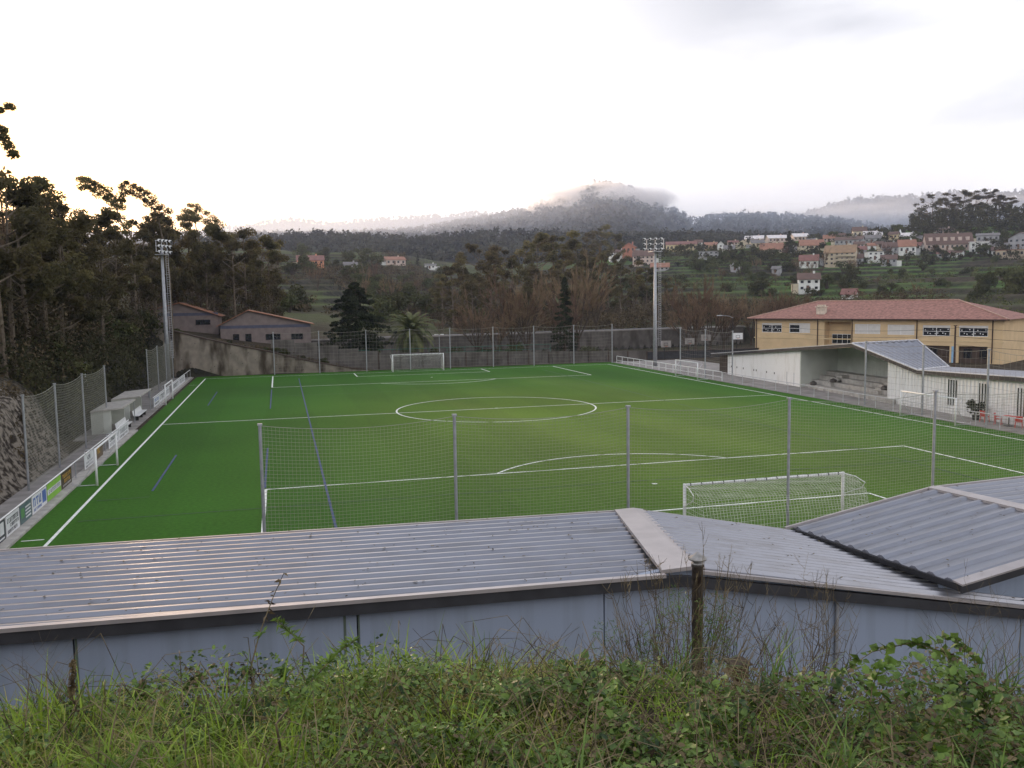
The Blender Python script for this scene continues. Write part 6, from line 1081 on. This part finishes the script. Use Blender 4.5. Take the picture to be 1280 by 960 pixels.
# shrubs
def shrub(seed):
    rr=random.Random(seed);root=thing('shrub',None,None,(0,0,0));cen=[(rr.uniform(-.6,.6),rr.uniform(-.6,.6),rr.uniform(.15,1.1)) for _ in range(11)]
    m=MB()
    for c in cen: m.tube([(0,0,-.2),(c[0]*.6,c[1]*.6,c[2]*.7),c],[.04,.03,.01],3,False)
    m.build('stem',M['bark'],root);V,F=leafquads(cen,[rr.uniform(.28,.5) for _ in cen],1100,.085,.6,.8);fast('foliage',V,F,M['scrub'],root);return root
SH=[shrub(31),shrub(32),shrub(33),shrub(34)]
for i,(x,y,z,s) in enumerate(SHRUBS):
    pxx,pv=proj((x,y,z));r_=math.hypot(x-CAM[0],y-CAM[1]);sz_='small' if s<2.6 else 'large' if s>4.2 else 'middling'
    if x<-34 and y<53: g=(('big' if s>2.8 else 'low')+' dark scrub bush '+zone(-x,(40,46,52),('low','halfway up','high','topmost'))+' on the bank '+zone(y,(-45,-30,-20,-10,-3,3,10,20,30,40),('above the near rock face','above the nearest advert boards','behind the first net post','behind the second net post','behind the third net post','behind the nearer dugout','between the dugouts','behind the farther dugout','before the second net','behind the second net','by the left mast')),'scrub on the left bank')
    elif r_<150: g=(sz_+' shrub '+where(x,y,z)+' behind the far walls','shrubs behind the far goal')
    elif pxx<580: g=('dull green '+sz_+' bush '+where(x,y,z),'bushes on the far left slope')
    elif pxx<900: g=('brownish '+sz_+' bush '+where(x,y,z),'bushes below the central grove')
    else: g=('dark green '+sz_+' bush '+where(x,y,z),'bushes among the right terraces')
    if g[1].startswith('bushes') and i%6==3: place(BA[i%3],x,y,z,s*.13,i,'leafless '+sz_+' sapling '+where(x,y,z),'tree','leafless saplings on the slopes')
    else: place(SH[i%4],x,y,z,s,i*1.7,g[0],'bush',g[1],sz=s*random.uniform(.7,1.1))
# dense undergrowth nobody could count
def thicket(name,label,xs,ys,n,h,size,cond,mt='scrub',lf=14,rad=1.1):
    x=RG.uniform(xs[0],xs[1],n);y=RG.uniform(ys[0],ys[1],n);k=cond(x,y);x=x[k];y=y[k];z=ground(x,y)
    P_=np.stack([x,y,z+h*RG.random(len(x))**1.3*(1+1.5*fbm(x/6,y/6,2))],1);V,F=leafquads(P_,rad*RG.uniform(.6,1.2,len(x)),len(x)*lf,size,.55,.8);tag(fast(name,V,F,M[mt]),label,'undergrowth',kind='stuff')
M['brush']=mat('brown_brushwood',(.055,.042,.027),amt=.4,scale=.25,c2=(.135,.105,.062),rough=.95,spec=.1,trans=.1)
M['brushd']=mat('dark_brushwood',(.030,.034,.018),amt=.4,scale=.3,c2=(.080,.078,.038),rough=.95,spec=.1,trans=.1)
rockzone=lambda x,y:(y>-12)|(x<-38.8)
thicket('undergrowth','dense dark undergrowth covering the bank behind the dugouts',(-64,-34.6),(-64,52),17000,3.4,.15,lambda x,y:rockzone(x,y)&(RG.random(len(x))<np.clip(1.4-(-35-x)/60,0,1)),'brushd')
thicket('brushwood','brown leafless brushwood between the trees of the left hillside',(-72,-35.6),(-64,62),9500,7.5,.13,lambda x,y:rockzone(x,y),'brush',16,1.4)
thicket('rock_plants','dry plants clinging to the rock face on the left',(-39.5,-33.4),(-58,-8),900,.25,.09,lambda x,y:fbm(x/3,y/3,2)>0.0,'brush',14,.35)
thicket('brushwood','brown brushwood filling the ground below the central grove',(20,150),(85,190),5200,3.4,.24,lambda x,y:(y>88+.153*x)&(np.hypot(x-CAM[0],y-CAM[1])<265),'brush',26,2.0)
thicket('brushwood','scrub on the far left slope around the fields',(-75,60),(95,480),3600,2.6,.34,lambda x,y:(fbm(x/45,y/45,3)>.02)&(np.abs(polar(x,y)[1]-430)<150)&(y>110),'brush',30,2.2)
thicket('hedgerows','dark hedges running along the right terraces',(110,480),(60,480),5200,1.8,.30,lambda x,y:(polar(x,y)[1]>830)&(polar(x,y)[1]<1350)&(polar(x,y)[0]>200)&(np.abs((ground(x,y)/1.9)%1-.45)<.3)&(fbm(x/55,y/55,3)>-.12),'scrub',34,1.5)
thicket('village_greenery','dark trees and garden hedges between the village houses',(110,520),(180,560),4800,4.2,.55,lambda x,y:(polar(x,y)[1]>790)&(polar(x,y)[1]<1350)&(polar(x,y)[0]>455)&(polar(x,y)[0]<640)&(fbm(x/16,y/16,3)>.0),'brushd',64,2.3)
thicket('brushwood','brown undergrowth between the trunks behind the brick bungalows',(-70,-6),(79,112),2600,9.5,.16,lambda x,y:(polar(x,y)[1]<352)&(polar(x,y)[1]>185),'brush',40,1.6)
thicket('bank_scrub','dark scrub on the steep slope between the bank crest and the wall',(-34,14),(-72,-60.2),1500,.35,.09,lambda x,y:x<14,'brushd',26,.45)
thicket('rubble_plants','dry weeds growing along the top of the sloping retaining wall',(-33.5,-9.5),(51.0,54.5),420,.55,.10,lambda x,y:x<0,'brush',12,.45)
thicket('hilltop_woods','dark woodland under the hilltop eucalyptus at the right',(250,560),(280,560),3800,13,.6,lambda x,y:(polar(x,y)[1]>1135)&(polar(x,y)[0]>568)&(polar(x,y)[0]<700),'brushd',46,3.0)
for px,t_,r in((985,296,545),(978,300,540)):
    pass
c=vis(986,314,500);g_=float(ground(c[0],c[1]));place(SP[0],c[0],c[1],g_,1.0,1,'dark pointed conifer between the two orange roofed long houses','tree').scale=(1.7,1.7,1.15)
for px,py,r,s in((1262,352,300,5.2),(1281,350,296,6),(1298,352,300,6),(1235,351,310,4.2),(1226,352,312,3.4)):
    c=vis(px,py,r);g_=float(ground(c[0],c[1]));place(SH[px%4],c[0],c[1],g_-.2,s,px,'round dark green tree at the right end of the terraces','tree','round trees at the right edge')
# three eucalypts with long arching boughs on the left skyline
for (tr_,cl,lb) in (([(168,345),(160,300),(146,262),(128,240),(103,225)],[(103,225),(110,225),(117,229),(124,233),(131,238),(138,243),(145,248),(151,251),(132,262),(158,282)],'eucalyptus with one long bough arching left, against the brightest sky'),
  ([(212,345),(204,300),(196,268),(178,242),(153,232)],[(153,233),(159,229),(166,232),(173,236),(180,241),(187,247),(194,253),(201,259),(208,264),(192,268),(184,274),(210,278)],'eucalyptus with a bough arching left just above the left mast'),
  ([(262,350),(250,305),(243,276),(240,262),(250,258)],[(227,271),(230,263),(236,257),(243,257),(249,263),(258,267),(264,271),(270,276),(275,281),(238,272)],'eucalyptus with a small umbrella crown just right of the left mast')):
    R0=165 if tr_[0][0]>250 else 128;P_=[vis(a,b,R0) for a,b in tr_];b0=P_[0];g_=float(ground(b0[0],b0[1]));root=thing('eucalyptus_tree',lb,'tree',(b0[0],b0[1],g_-.2),'eucalyptus grove on the left hillside')
    m=MB();m.tube([(b0[0],b0[1],g_-.2)]+[tuple(p) for p in P_],[.2,.15,.11,.08,.05,.02],6);cc=[vis(a+random.uniform(-2,2),b+dy+random.uniform(-1,1),R0+random.uniform(-1.5,1.5)) for a,b in cl for dy in (0,9)]
    for c in cc:
        k_=min(range(1,5),key=lambda i:np.linalg.norm(P_[i]-c));m.tube([tuple(P_[k_]),tuple(c)],[.035,.012],3)
    m.build('trunk',M['palebark'],root);V,F=leafquads(cc,[random.uniform(.45,.95)*R0/128 for _ in cc],4200,.15,.45,.7);fast('crown',V,F,M['euc'],root)
# out of frame tree whose branches reach into the top left corner
ot=thing('eucalyptus_tree','tree outside the left frame edge whose leafy twigs reach in near the top left corner','tree',(0,0,0))
p0=vis(-150,330,62);g_=float(ground(p0[0],p0[1]));b0=(p0[0],p0[1],g_);b1=tuple(vis(-130,180,62));e1=vis(12,133,60);e2=vis(10,182,60);e3=vis(4,172,60);e4=vis(-30,150,60)
m=MB();m.tube([b0,b1,tuple(vis(-110,60,62))],[.35,.2,.08],6)
for e in(e1,e2): m.tube([b1,tuple((np.array(b1)*.45+e*.55)+np.array([0,0,.8])),tuple(e)],[.08,.04,.012],4)
m.build('trunk',M['palebark'],ot);V,F=leafquads([e1,e1+np.array([-.5,0,-.25]),e2,e2+np.array([.25,0,-.5]),e3,e4,tuple(vis(-110,90,62)),tuple(vis(-80,130,61)),tuple(vis(3,162,60))],[.34,.25,.42,.38,.35,1.2,2,1.5,.35],1500,.12,.4,.7);fast('crown',V,F,M['euc'],ot)
# ---------------------------------------------------------------- foreground bank: grass, brambles, single plants
def bank_pts(n,a,b,r0=2.3,r1=4.75,bias=1.0):
    px=RG.uniform(a,b,n);r=r0+(r1-r0)*RG.random(n)**bias;ang=np.arctan((px-640)/CF)-YAW;x=CAM[0]+r*np.sin(ang);y=CAM[1]+r*np.cos(ang);return px,np.stack([x,y,ground(x,y)-.01],1)
def blades(P0,ln,wd,bend=.9,seg=4,up=1.2):
    n=len(P0);a=RG.uniform(0,6.283,n);L_=ln*RG.uniform(.45,1.25,n);el=RG.normal(up,.28,n);bd=bend*RG.uniform(.2,1.6,n);w_=wd*RG.uniform(.6,1.4,n)
    d=np.stack([np.cos(a),np.sin(a)],1);sd_=np.stack([-np.sin(a),np.cos(a),np.zeros(n)],1);p=P0.copy();rows=[];e=el.copy()
    for k in range(seg+1):
        t=k/seg;ww=(w_*(1-t**1.6)*.5+.0004)[:,None];rows+=[p-sd_*ww,p+sd_*ww]
        st=(L_/seg)[:,None]*np.concatenate([d*np.cos(e)[:,None],np.sin(e)[:,None]],1);p=p+st;e=e-bd/seg*(1+t)
    V=np.stack(rows,1).reshape(-1,3);m_=2*(seg+1);b=np.arange(n)[:,None]*m_
    F=np.concatenate([(b+np.array([[2*k,2*k+1,2*k+3,2*k+2]])) for k in range(seg)],0);return V,F
def patch(px,P0,s,th):   # clumpy growth
    v=fbm(P0[:,0]*s,P0[:,1]*s,3);return v>th
gb=[]
px,P0=bank_pts(58000,-90,1800,1.9,4.8);k=patch(px,P0,2.2,-.06)&(RG.random(len(px))<np.interp(px,[560,760],[1,.3]));V,F=blades(P0[k],.21,.006,1.7);o=fast('meadow_grass',V,F,M['grassg'],None,True);tag(o,'long green grass covering the left part of the near bank','grass',kind='stuff')
px,P0=bank_pts(30000,-90,1360,2.2,4.8);k=patch(px+9,P0+5,1.6,.0)&(RG.random(len(px))<np.interp(px,[700,900],[1,.35]));V,F=blades(P0[k],.24,.0045,2.1);o=fast('dry_grass',V,F,M['grassy'],None,True);tag(o,'yellowish arching grass mixed into the near bank','grass',kind='stuff')
# taller tufts
tc_=[(40,3.9),(75,4.1),(150,3.2),(205,3.0),(250,3.5),(330,3.1),(420,3.8),(470,4.2),(300,2.5),(560,3.2),(520,4.2),(600,4.4),(90,3.0)]
A=[]
for px_,r in tc_:
    c=vis(px_,600,r);n=170;x=c[0]+RG.normal(0,.10,n);y=c[1]+RG.normal(0,.10,n);A.append(np.stack([x,y,ground(x,y)-.01],1))
V,F=blades(np.concatenate(A),.33,.009,1.7,5,1.25);o=fast('grass_tufts',V,F,M['grassg'],None,True);tag(o,'taller bright grass tufts standing out of the left bank','grass',kind='stuff')
A=[]
for px_,r in((1062,3.3),(1240,3.0),(1265,2.9),(1005,4.2),(1230,4.5),(1255,4.55),(1245,4.5),(700,2.7),(850,4.7),(870,4.7),(960,4.6)):
    c=vis(px_,600,r);n=46;x=c[0]+RG.normal(0,.05,n);y=c[1]+RG.normal(0,.05,n);A.append(np.stack([x,y,ground(x,y)],1))
V,F=blades(np.concatenate(A),.45,.011,1.2,5,1.25);o=fast('grass_tufts',V,F,M['leafb'],None,True);tag(o,'bright broad bladed grass tufts among the brambles','grass',kind='stuff')
# small leaved ground cover and brambles
def leaves(n,a,b,r0,r1,h,size,mt,name,label,th=-.2,s=2.0,asp=.62,bias=1.,hump=None):
    px,P0=bank_pts(n,a,b,r0,r1,bias);k=patch(px,P0+3.3,s,th);px=px[k];P0=P0[k]
    hh=h*(.12+.88*RG.random(len(P0)))*(1+2.6*fbm(P0[:,0]*1.7+4,P0[:,1]*1.7,3))
    if hump is not None: hh=hh*np.interp(px,hump[0],hump[1])
    P0[:,2]+=hh;q_=len(P0)
    # each leaf: two triangles folded along the midrib, tilted mostly upwards
    nrm=RG.normal(0,.55,(q_,3));nrm[:,2]=1;nrm/=np.linalg.norm(nrm,axis=1)[:,None];a_=RG.normal(size=(q_,3));u=np.cross(nrm,a_);u/=np.linalg.norm(u,axis=1)[:,None];v=np.cross(nrm,u);L_=size*RG.uniform(.45,1.4,q_)[:,None]
    w_=L_*asp;dn=nrm*L_*.22
    V=np.stack([P0-u*L_,P0-u*L_*.35+v*w_+dn,P0+u*L_*.5+v*w_*.7+dn,P0+u*L_,P0+u*L_*.5-v*w_*.7+dn,P0-u*L_*.35-v*w_+dn],1).reshape(-1,3);b=np.arange(q_)[:,None]*6
    F=np.concatenate([b+np.array([[0,3,2,1]]),b+np.array([[0,5,4,3]])],0)
    o=fast(name,V,F,M[mt],None,False);tag(o,label,'ground cover',kind='stuff')
HP=([600,700,860,1000,1100,1180,1240,1300],[.4,.75,.7,.75,1.0,1.15,.9,.6])
leaves(56000,590,1800,2.2,4.9,.27,.018,'leafd','bramble_leaves','dark green brambles covering the right part of the near bank',-.12,hump=HP)
leaves(15000,560,1800,2.2,4.9,.29,.013,'leafr','dry_leaves','reddish brown dry leaves among the brambles',.0,1.4,hump=HP)
leaves(5200,620,1370,2.2,4.6,.31,.022,'leafb','fresh_leaves','scattered fresh bright green leaves in the brambles',.02,1.2,hump=HP)
leaves(19000,-40,640,2.2,4.9,.20,.012,'leafd','small_leaves','small leaved herbs in the grass of the left bank',.0,1.5)
leaves(9000,-40,640,2.2,4.9,.16,.012,'leafr','dry_herbs','dry brown herbs in the grass of the left bank',.03,1.3)
# wiry brown stems through the undergrowth
m=MB();rr=random.Random(77)
for i in range(900):
    px_=rr.uniform(560,1340) if i%3 else rr.uniform(-40,600);r=rr.uniform(2.4,4.8);c=vis(px_,600,r);a=rr.uniform(0,6.28);L_=rr.uniform(.15,.5);z=float(ground(c[0],c[1]))+rr.uniform(0,.12)
    m.tube([(c[0],c[1],z),(c[0]+math.cos(a)*L_*.5,c[1]+math.sin(a)*L_*.5,z+rr.uniform(.05,.28)),(c[0]+math.cos(a)*L_,c[1]+math.sin(a)*L_,z+rr.uniform(.02,.25))],[.0025,.002,.001],3,False)
tag(m.build('dead_stems',M['dtwig']),'tangle of thin dead stems through the bank vegetation','undergrowth',kind='stuff')
# single plants; base given by bearing (px) and distance, tips by picture height at that distance
def basept(px_,r):
    c=vis(px_,600,r);return np.array([c[0],c[1],float(ground(c[0],c[1]))])
def stem(mb,b,tip,rad=.003,n=6,wob=.02,rr=random):
    b=np.array(b);tip=np.array(tip);P_=[]
    for i in range(n+1):
        t=i/n;p=b*(1-t)+tip*t;p=p+np.array([rr.uniform(-wob,wob)*(0<i<n),rr.uniform(-wob,wob)*(0<i<n),.06*math.sin(math.pi*t)]);P_.append(p)
    mb.tube(P_,[rad*(1-.75*i/n) for i in range(n+1)],4,False);return P_
def wiry(name,label,px_,r,x0,x1,ytop,ybot,n,seed,rad=.0035,br=5,cat='shrub',mt='dtwig'):
    rr=random.Random(seed);B=basept(px_,r);root=thing(name,label,cat,tuple(B));m=MB();tw_=MB()
    for i in range(n):
        tx=rr.uniform(x0,x1);c=1-abs((tx-(x0+x1)/2)/((x1-x0)/2))*.45;ty=ybot+(ytop-ybot)*c*rr.uniform(.45,1.08);rr_=r+rr.uniform(-.35,.35)
        tip=vis(tx,ty,rr_);b=B+np.array([rr.uniform(-.15,.15),rr.uniform(-.15,.15),-.05]);b=b+(tip-b)*np.array([.35,.35,0])*rr.random()
        P_=stem(m,b,tip,rad*rr.uniform(.7,1.2),7,.03,rr)
        for k in range(br):
            t=rr.uniform(.3,.97);i0=min(6,int(t*7));f=t*7-i0;p=P_[i0]*(1-f)+P_[i0+1]*f;d=np.array([rr.uniform(-.16,.16),rr.uniform(-.16,.16),rr.uniform(.04,.22)])*(1.3-t)*1.2
            e=p+d;tw_.tube([p,p+d*.5+np.array([0,0,-.01]),e],[rad*.4,rad*.33,rad*.18],3,False)
            if rr.random()<.5: d2=np.array([rr.uniform(-.06,.06),rr.uniform(-.06,.06),rr.uniform(.02,.08)]);tw_.tube([p+d*.5,p+d*.5+d2],[rad*.3,rad*.15],3,False)
    m.add(tw_.v,tw_.f);m.build('stem',M[mt],root);return root
wiry('broom_shrub','bare wiry broom shrub, widest one, in front of the metal flue',850,5.6,748,985,655,860,95,1,.0048,9)
wiry('broom_shrub','small bare twiggy shrub left of the wide one, before the wall',668,5.2,640,700,765,860,16,2,.0035,5)
wiry('broom_shrub','loose bare twiggy shrub before the downpipe on the wall',1010,5.4,930,1080,690,850,34,3,.004,6)
wiry('dry_grass_stalks','tall dry grass stalks leaning left near the right frame edge',1245,4.6,1135,1290,705,860,26,4,.0022,2,'weed')
wiry('dry_grass_stalks','few thin dark stalks at the left frame edge',40,4.1,-5,85,795,880,10,5,.0018,2,'weed')
# green sprigs inside the wide shrub
sp=basept(880,5.5);t=thing('green_sprigs','thin feathery green sprigs growing inside the wide bare shrub','plant',tuple(sp));cen=[vis(a,b,5.5) for a,b in((890,770),(905,785),(880,800),(815,805),(810,825),(900,815),(760,800),(840,760))]
V,F=leafquads(cen,[.12]*8,1500,.018,.14,1.4,.0);fast('foliage',V,F,M['leafb'],t);m=MB()
for c in cen: m.tube([sp,c],[.004,.0015],3,False)
m.build('stem',M['dtwig'],t)
def leafy(name,label,pts,r,leaf,nl,mt='leafd',rad=.003,lasp=.22,seed=0,cat='weed',start=.4):
    rr=random.Random(seed);P_=[vis(a,b,r+dr) for a,b,dr in pts];B=basept(pts[0][0],r+pts[0][2]);P_=[B]+P_;root=thing(name,label,cat,tuple(B));m=MB()
    D=[]
    for i in range(len(P_)-1):
        for k in range(5): D.append(P_[i]*(1-k/5)+P_[i+1]*k/5)
    D.append(P_[-1]);n=len(D);m.tube(D,[rad*(1-.7*i/n) for i in range(n)],4,False);m.build('stem',M['dtwig'],root)
    Vs=[];Fs=[]
    for k in range(nl):
        t=start+(1-start)*rr.random();i0=min(n-2,int(t*(n-1)));f=t*(n-1)-i0;p=D[i0]*(1-f)+D[i0+1]*f
        d=np.array([rr.gauss(0,1),rr.gauss(0,1),rr.gauss(.4,.6)]);d/=np.linalg.norm(d);u=np.cross(d,[rr.gauss(0,1),rr.gauss(0,1),rr.gauss(0,1)]);u/=np.linalg.norm(u);L_=leaf*rr.uniform(.5,1.3);b=len(Vs)
        Vs+= [p,p+d*L_*.4+u*L_*lasp,p+d*L_-np.array([0,0,L_*.2]),p+d*L_*.4-u*L_*lasp];Fs.append((b,b+1,b+2,b+3))
    fast('leaves',np.array(Vs),Fs,M[mt],root);return root
leafy('leaning_stem','tall thin dark stalk leaning right, sparse dry leaves at its tip',[(312,840,0),(325,790,0),(342,745,.05),(355,716,.05)],3.9,.035,16,'leafr',.004,.2,1,start=.6)
leafy('leafy_sprig','narrow leaved sprig arching right against the wall, beside the thin dark stalk',[(378,840,.1),(380,808,.1),(370,798,.1),(356,784,.1),(344,774,.1)],3.9,.045,60,'leafd',.004,.13,2,start=.5)
leafy('leafy_sprig','small bright leaf tuft on the thin dark stalk',[(318,800,0),(330,790,0)],3.9,.04,16,'leafb',.002,.16,12,start=.8)
leafy('arching_stem','thick dark stem arching up to the right with drooping green leaves',[(345,905,-.5),(365,880,-.3),(395,845,-.1),(420,818,0),(444,800,0)],3.5,.05,170,'leafd',.005,.12,3,start=.35)
leafy('seeding_weed','reddish brown seeding dock weed at the left, before the wall joint',[(90,870,0),(91,848,0),(92,826,0)],3.9,.018,230,'leafr',.004,.4,4,start=.2)
leafy('nettle_plant','small upright green nettle at the top of the left bank',[(175,870,0),(175,858,0)],4.1,.045,46,'leafb',.004,.3,5,start=.4)
leafy('nettle_plant','upright green nettle below the arching sprig',[(352,862,0),(351,836,0)],4.0,.045,60,'leafb',.004,.3,6,start=.4)
leafy('leafy_sprig','dark leaved bramble sprig on the crest left of the arching stem',[(225,868,.1),(245,850,.1),(268,832,.1)],4.1,.035,46,'leafd',.003,.35,7,start=.4)
leafy('leafy_sprig','dark bramble sprig right of the previous crest sprig, below the dark stalk',[(290,868,.1),(300,845,.1),(318,838,.1)],4.1,.035,40,'leafd',.003,.35,8,start=.4)
leafy('bramble_cane','long bramble cane arching left from the right clump, against the wall',[(1200,850,.2),(1180,815,.2),(1140,803,.2),(1090,815,.2),(1050,842,.2)],4.4,.05,110,'leafd',.004,.4,9,'bramble',start=.1)
leafy('bramble_cane','bramble cane rising highest at the right above the dark leaves',[(1230,860,.2),(1215,820,.2),(1195,800,.2),(1175,796,.2)],4.4,.045,60,'leafd',.004,.4,10,'bramble',start=.2)
leafy('bramble_cane','bramble cane with bright leaves hanging in the middle of the right clump',[(1090,860,-.3),(1100,835,-.3),(1112,828,-.2)],4.0,.05,40,'leafb',.004,.4,11,'bramble',start=.2)
leafy('bramble_cane','dark bramble cane drooping left on the crest, right of the small twiggy shrub',[(745,850,.1),(730,838,.1),(705,830,.1)],4.3,.04,46,'leafd',.003,.38,13,'bramble',start=.2)
# the little rusty box on its stake
b=vis(922,835,5.2);zb=float(ground(b[0],b[1]));bx.location=(b[0],b[1],zb);ORG[bx.name]=(b[0],b[1],zb)
m=MB();m.bb(b[0]-.05,b[0]+.05,b[1]-.045,b[1]+.045,b[2]-.05,b[2]+.03);m.build('box_body',M['wood'],bx);m=MB();m.bb(b[0]-.065,b[0]+.065,b[1]-.06,b[1]+.06,b[2]+.032,b[2]+.042);m.build('lid',M['bark'],bx);m=MB();m.tube([(b[0],b[1],zb-.1),(b[0],b[1],b[2]-.05)],.02,6);m.build('stake',M['wood'],bx)
# ---------------------------------------------------------------- fog caps and haze
def fog(name,label,c,r,dens,rz,nscale,lo=.42,hi=.62,col=(1,.96,.93)):
    me=bpy.data.meshes.new(name);import bmesh
    bm=bmesh.new();bmesh.ops.create_icosphere(bm,subdivisions=3,radius=1);bm.to_mesh(me);bm.free()
    o=bpy.data.objects.new(name,me);COL.objects.link(o);o.location=c;o.scale=r;o.rotation_euler=(0,0,rz)
    m=bpy.data.materials.new(name);m.use_nodes=True;n=m.node_tree.nodes;l=m.node_tree.links;n.remove(n['Principled BSDF'])
    v=n.new('ShaderNodeVolumePrincipled');v.inputs['Color'].default_value=(*col,1);v.inputs['Anisotropy'].default_value=.45;l.new(v.outputs[0],n['Material Output'].inputs['Volume'])
    t=n.new('ShaderNodeTexCoord');z=n.new('ShaderNodeTexNoise');z.inputs['Scale'].default_value=nscale;z.inputs['Detail'].default_value=3;l.new(t.outputs['Object'],z.inputs['Vector'])
    ln=n.new('ShaderNodeVectorMath');ln.operation='LENGTH';l.new(t.outputs['Object'],ln.inputs[0])
    fo=n.new('ShaderNodeMapRange');fo.inputs[1].default_value=1.0;fo.inputs[2].default_value=.35;l.new(ln.outputs['Value'],fo.inputs[0])
    mr_=n.new('ShaderNodeMapRange');mr_.inputs[1].default_value=lo;mr_.inputs[2].default_value=hi;l.new(z.outputs[0],mr_.inputs[0])
    a=n.new('ShaderNodeMath');a.operation='MULTIPLY';l.new(fo.outputs[0],a.inputs[0]);l.new(mr_.outputs[0],a.inputs[1]);b_=n.new('ShaderNodeMath');b_.operation='MULTIPLY';l.new(a.outputs[0],b_.inputs[0]);b_.inputs[1].default_value=dens;l.new(b_.outputs[0],v.inputs['Density'])
    me.materials.append(m);tag(o,label,'fog',kind='stuff')
def fogat(px,py,r,w_,h_,d_,dens,label,**k):
    c=vis(px,py,r);az=math.atan2(c[0]-CAM[0],c[1]-CAM[1]);fog('fog_bank',label,tuple(c),(w_/2,d_/2,h_/2),dens,-az,k.pop('ns',2.2),**k)
fogat(750,256,1440,262,76,230,.15,'pinkish white fog cap lying over the summit of the castle hill')
fogat(1010,272,1750,560,60,260,.008,'thin mist along the wooded crest behind the village')
fogat(1190,262,1900,620,60,300,.005,'pale mist over the hill at the right edge')
fogat(760,300,1500,2600,270,1150,.0015,'bluish mist in the air before the far hills',ns=.6,lo=.0,hi=.3,col=(.78,.86,1))
me=bpy.data.meshes.new('haze');m=MB();m.bb(-7600,7600,-7600,7600,-1.6,300)
hm=bpy.data.materials.new('haze_air');hm.use_nodes=True;n=hm.node_tree.nodes;n.remove(n['Principled BSDF']);v=n.new('ShaderNodeVolumePrincipled');v.inputs['Color'].default_value=(.62,.70,.95,1);v.inputs['Density'].default_value=.00012;v.inputs['Anisotropy'].default_value=.3;hm.node_tree.links.new(v.outputs[0],n['Material Output'].inputs['Volume'])
hz=m.build('haze',hm);tag(hz,'thin morning haze filling the valley air','haze',kind='stuff')

# ---------------------------------------------------------------- tell look-alikes apart by their order from the left
from collections import defaultdict
_g=defaultdict(list)
for o in COL.objects:
    if o.parent is None and 'label' in o and 'category' in o: _g[o['label']].append(o)
ORD=['first','second','third','fourth','fifth','sixth','seventh','eighth','ninth','tenth']
for lb,os_ in _g.items():
    n_=len(os_)
    if 1<n_<=10:
        os_.sort(key=lambda o:proj(o.location)[0])
        for i_,o in enumerate(os_):
            o['label']=lb+(', '+('the left one','the right one')[i_] if n_==2 else ', '+('the left one','the middle one','the right one')[i_] if n_==3 else ', '+ORD[i_]+' from left')
for o in COL.objects:
    if 'label' in o and len(o['label'].split())>16:
        for a_,b_ in (('middling ',''),('just below and right of','below'),(' behind the far walls',''),('the left one','left one'),('the right one','right one'),('the middle one','middle one'),('well ',''),(' at its tip',''),('brown leafless','leafless')):
            if len(o['label'].split())>16: o['label']=o['label'].replace(a_,b_)
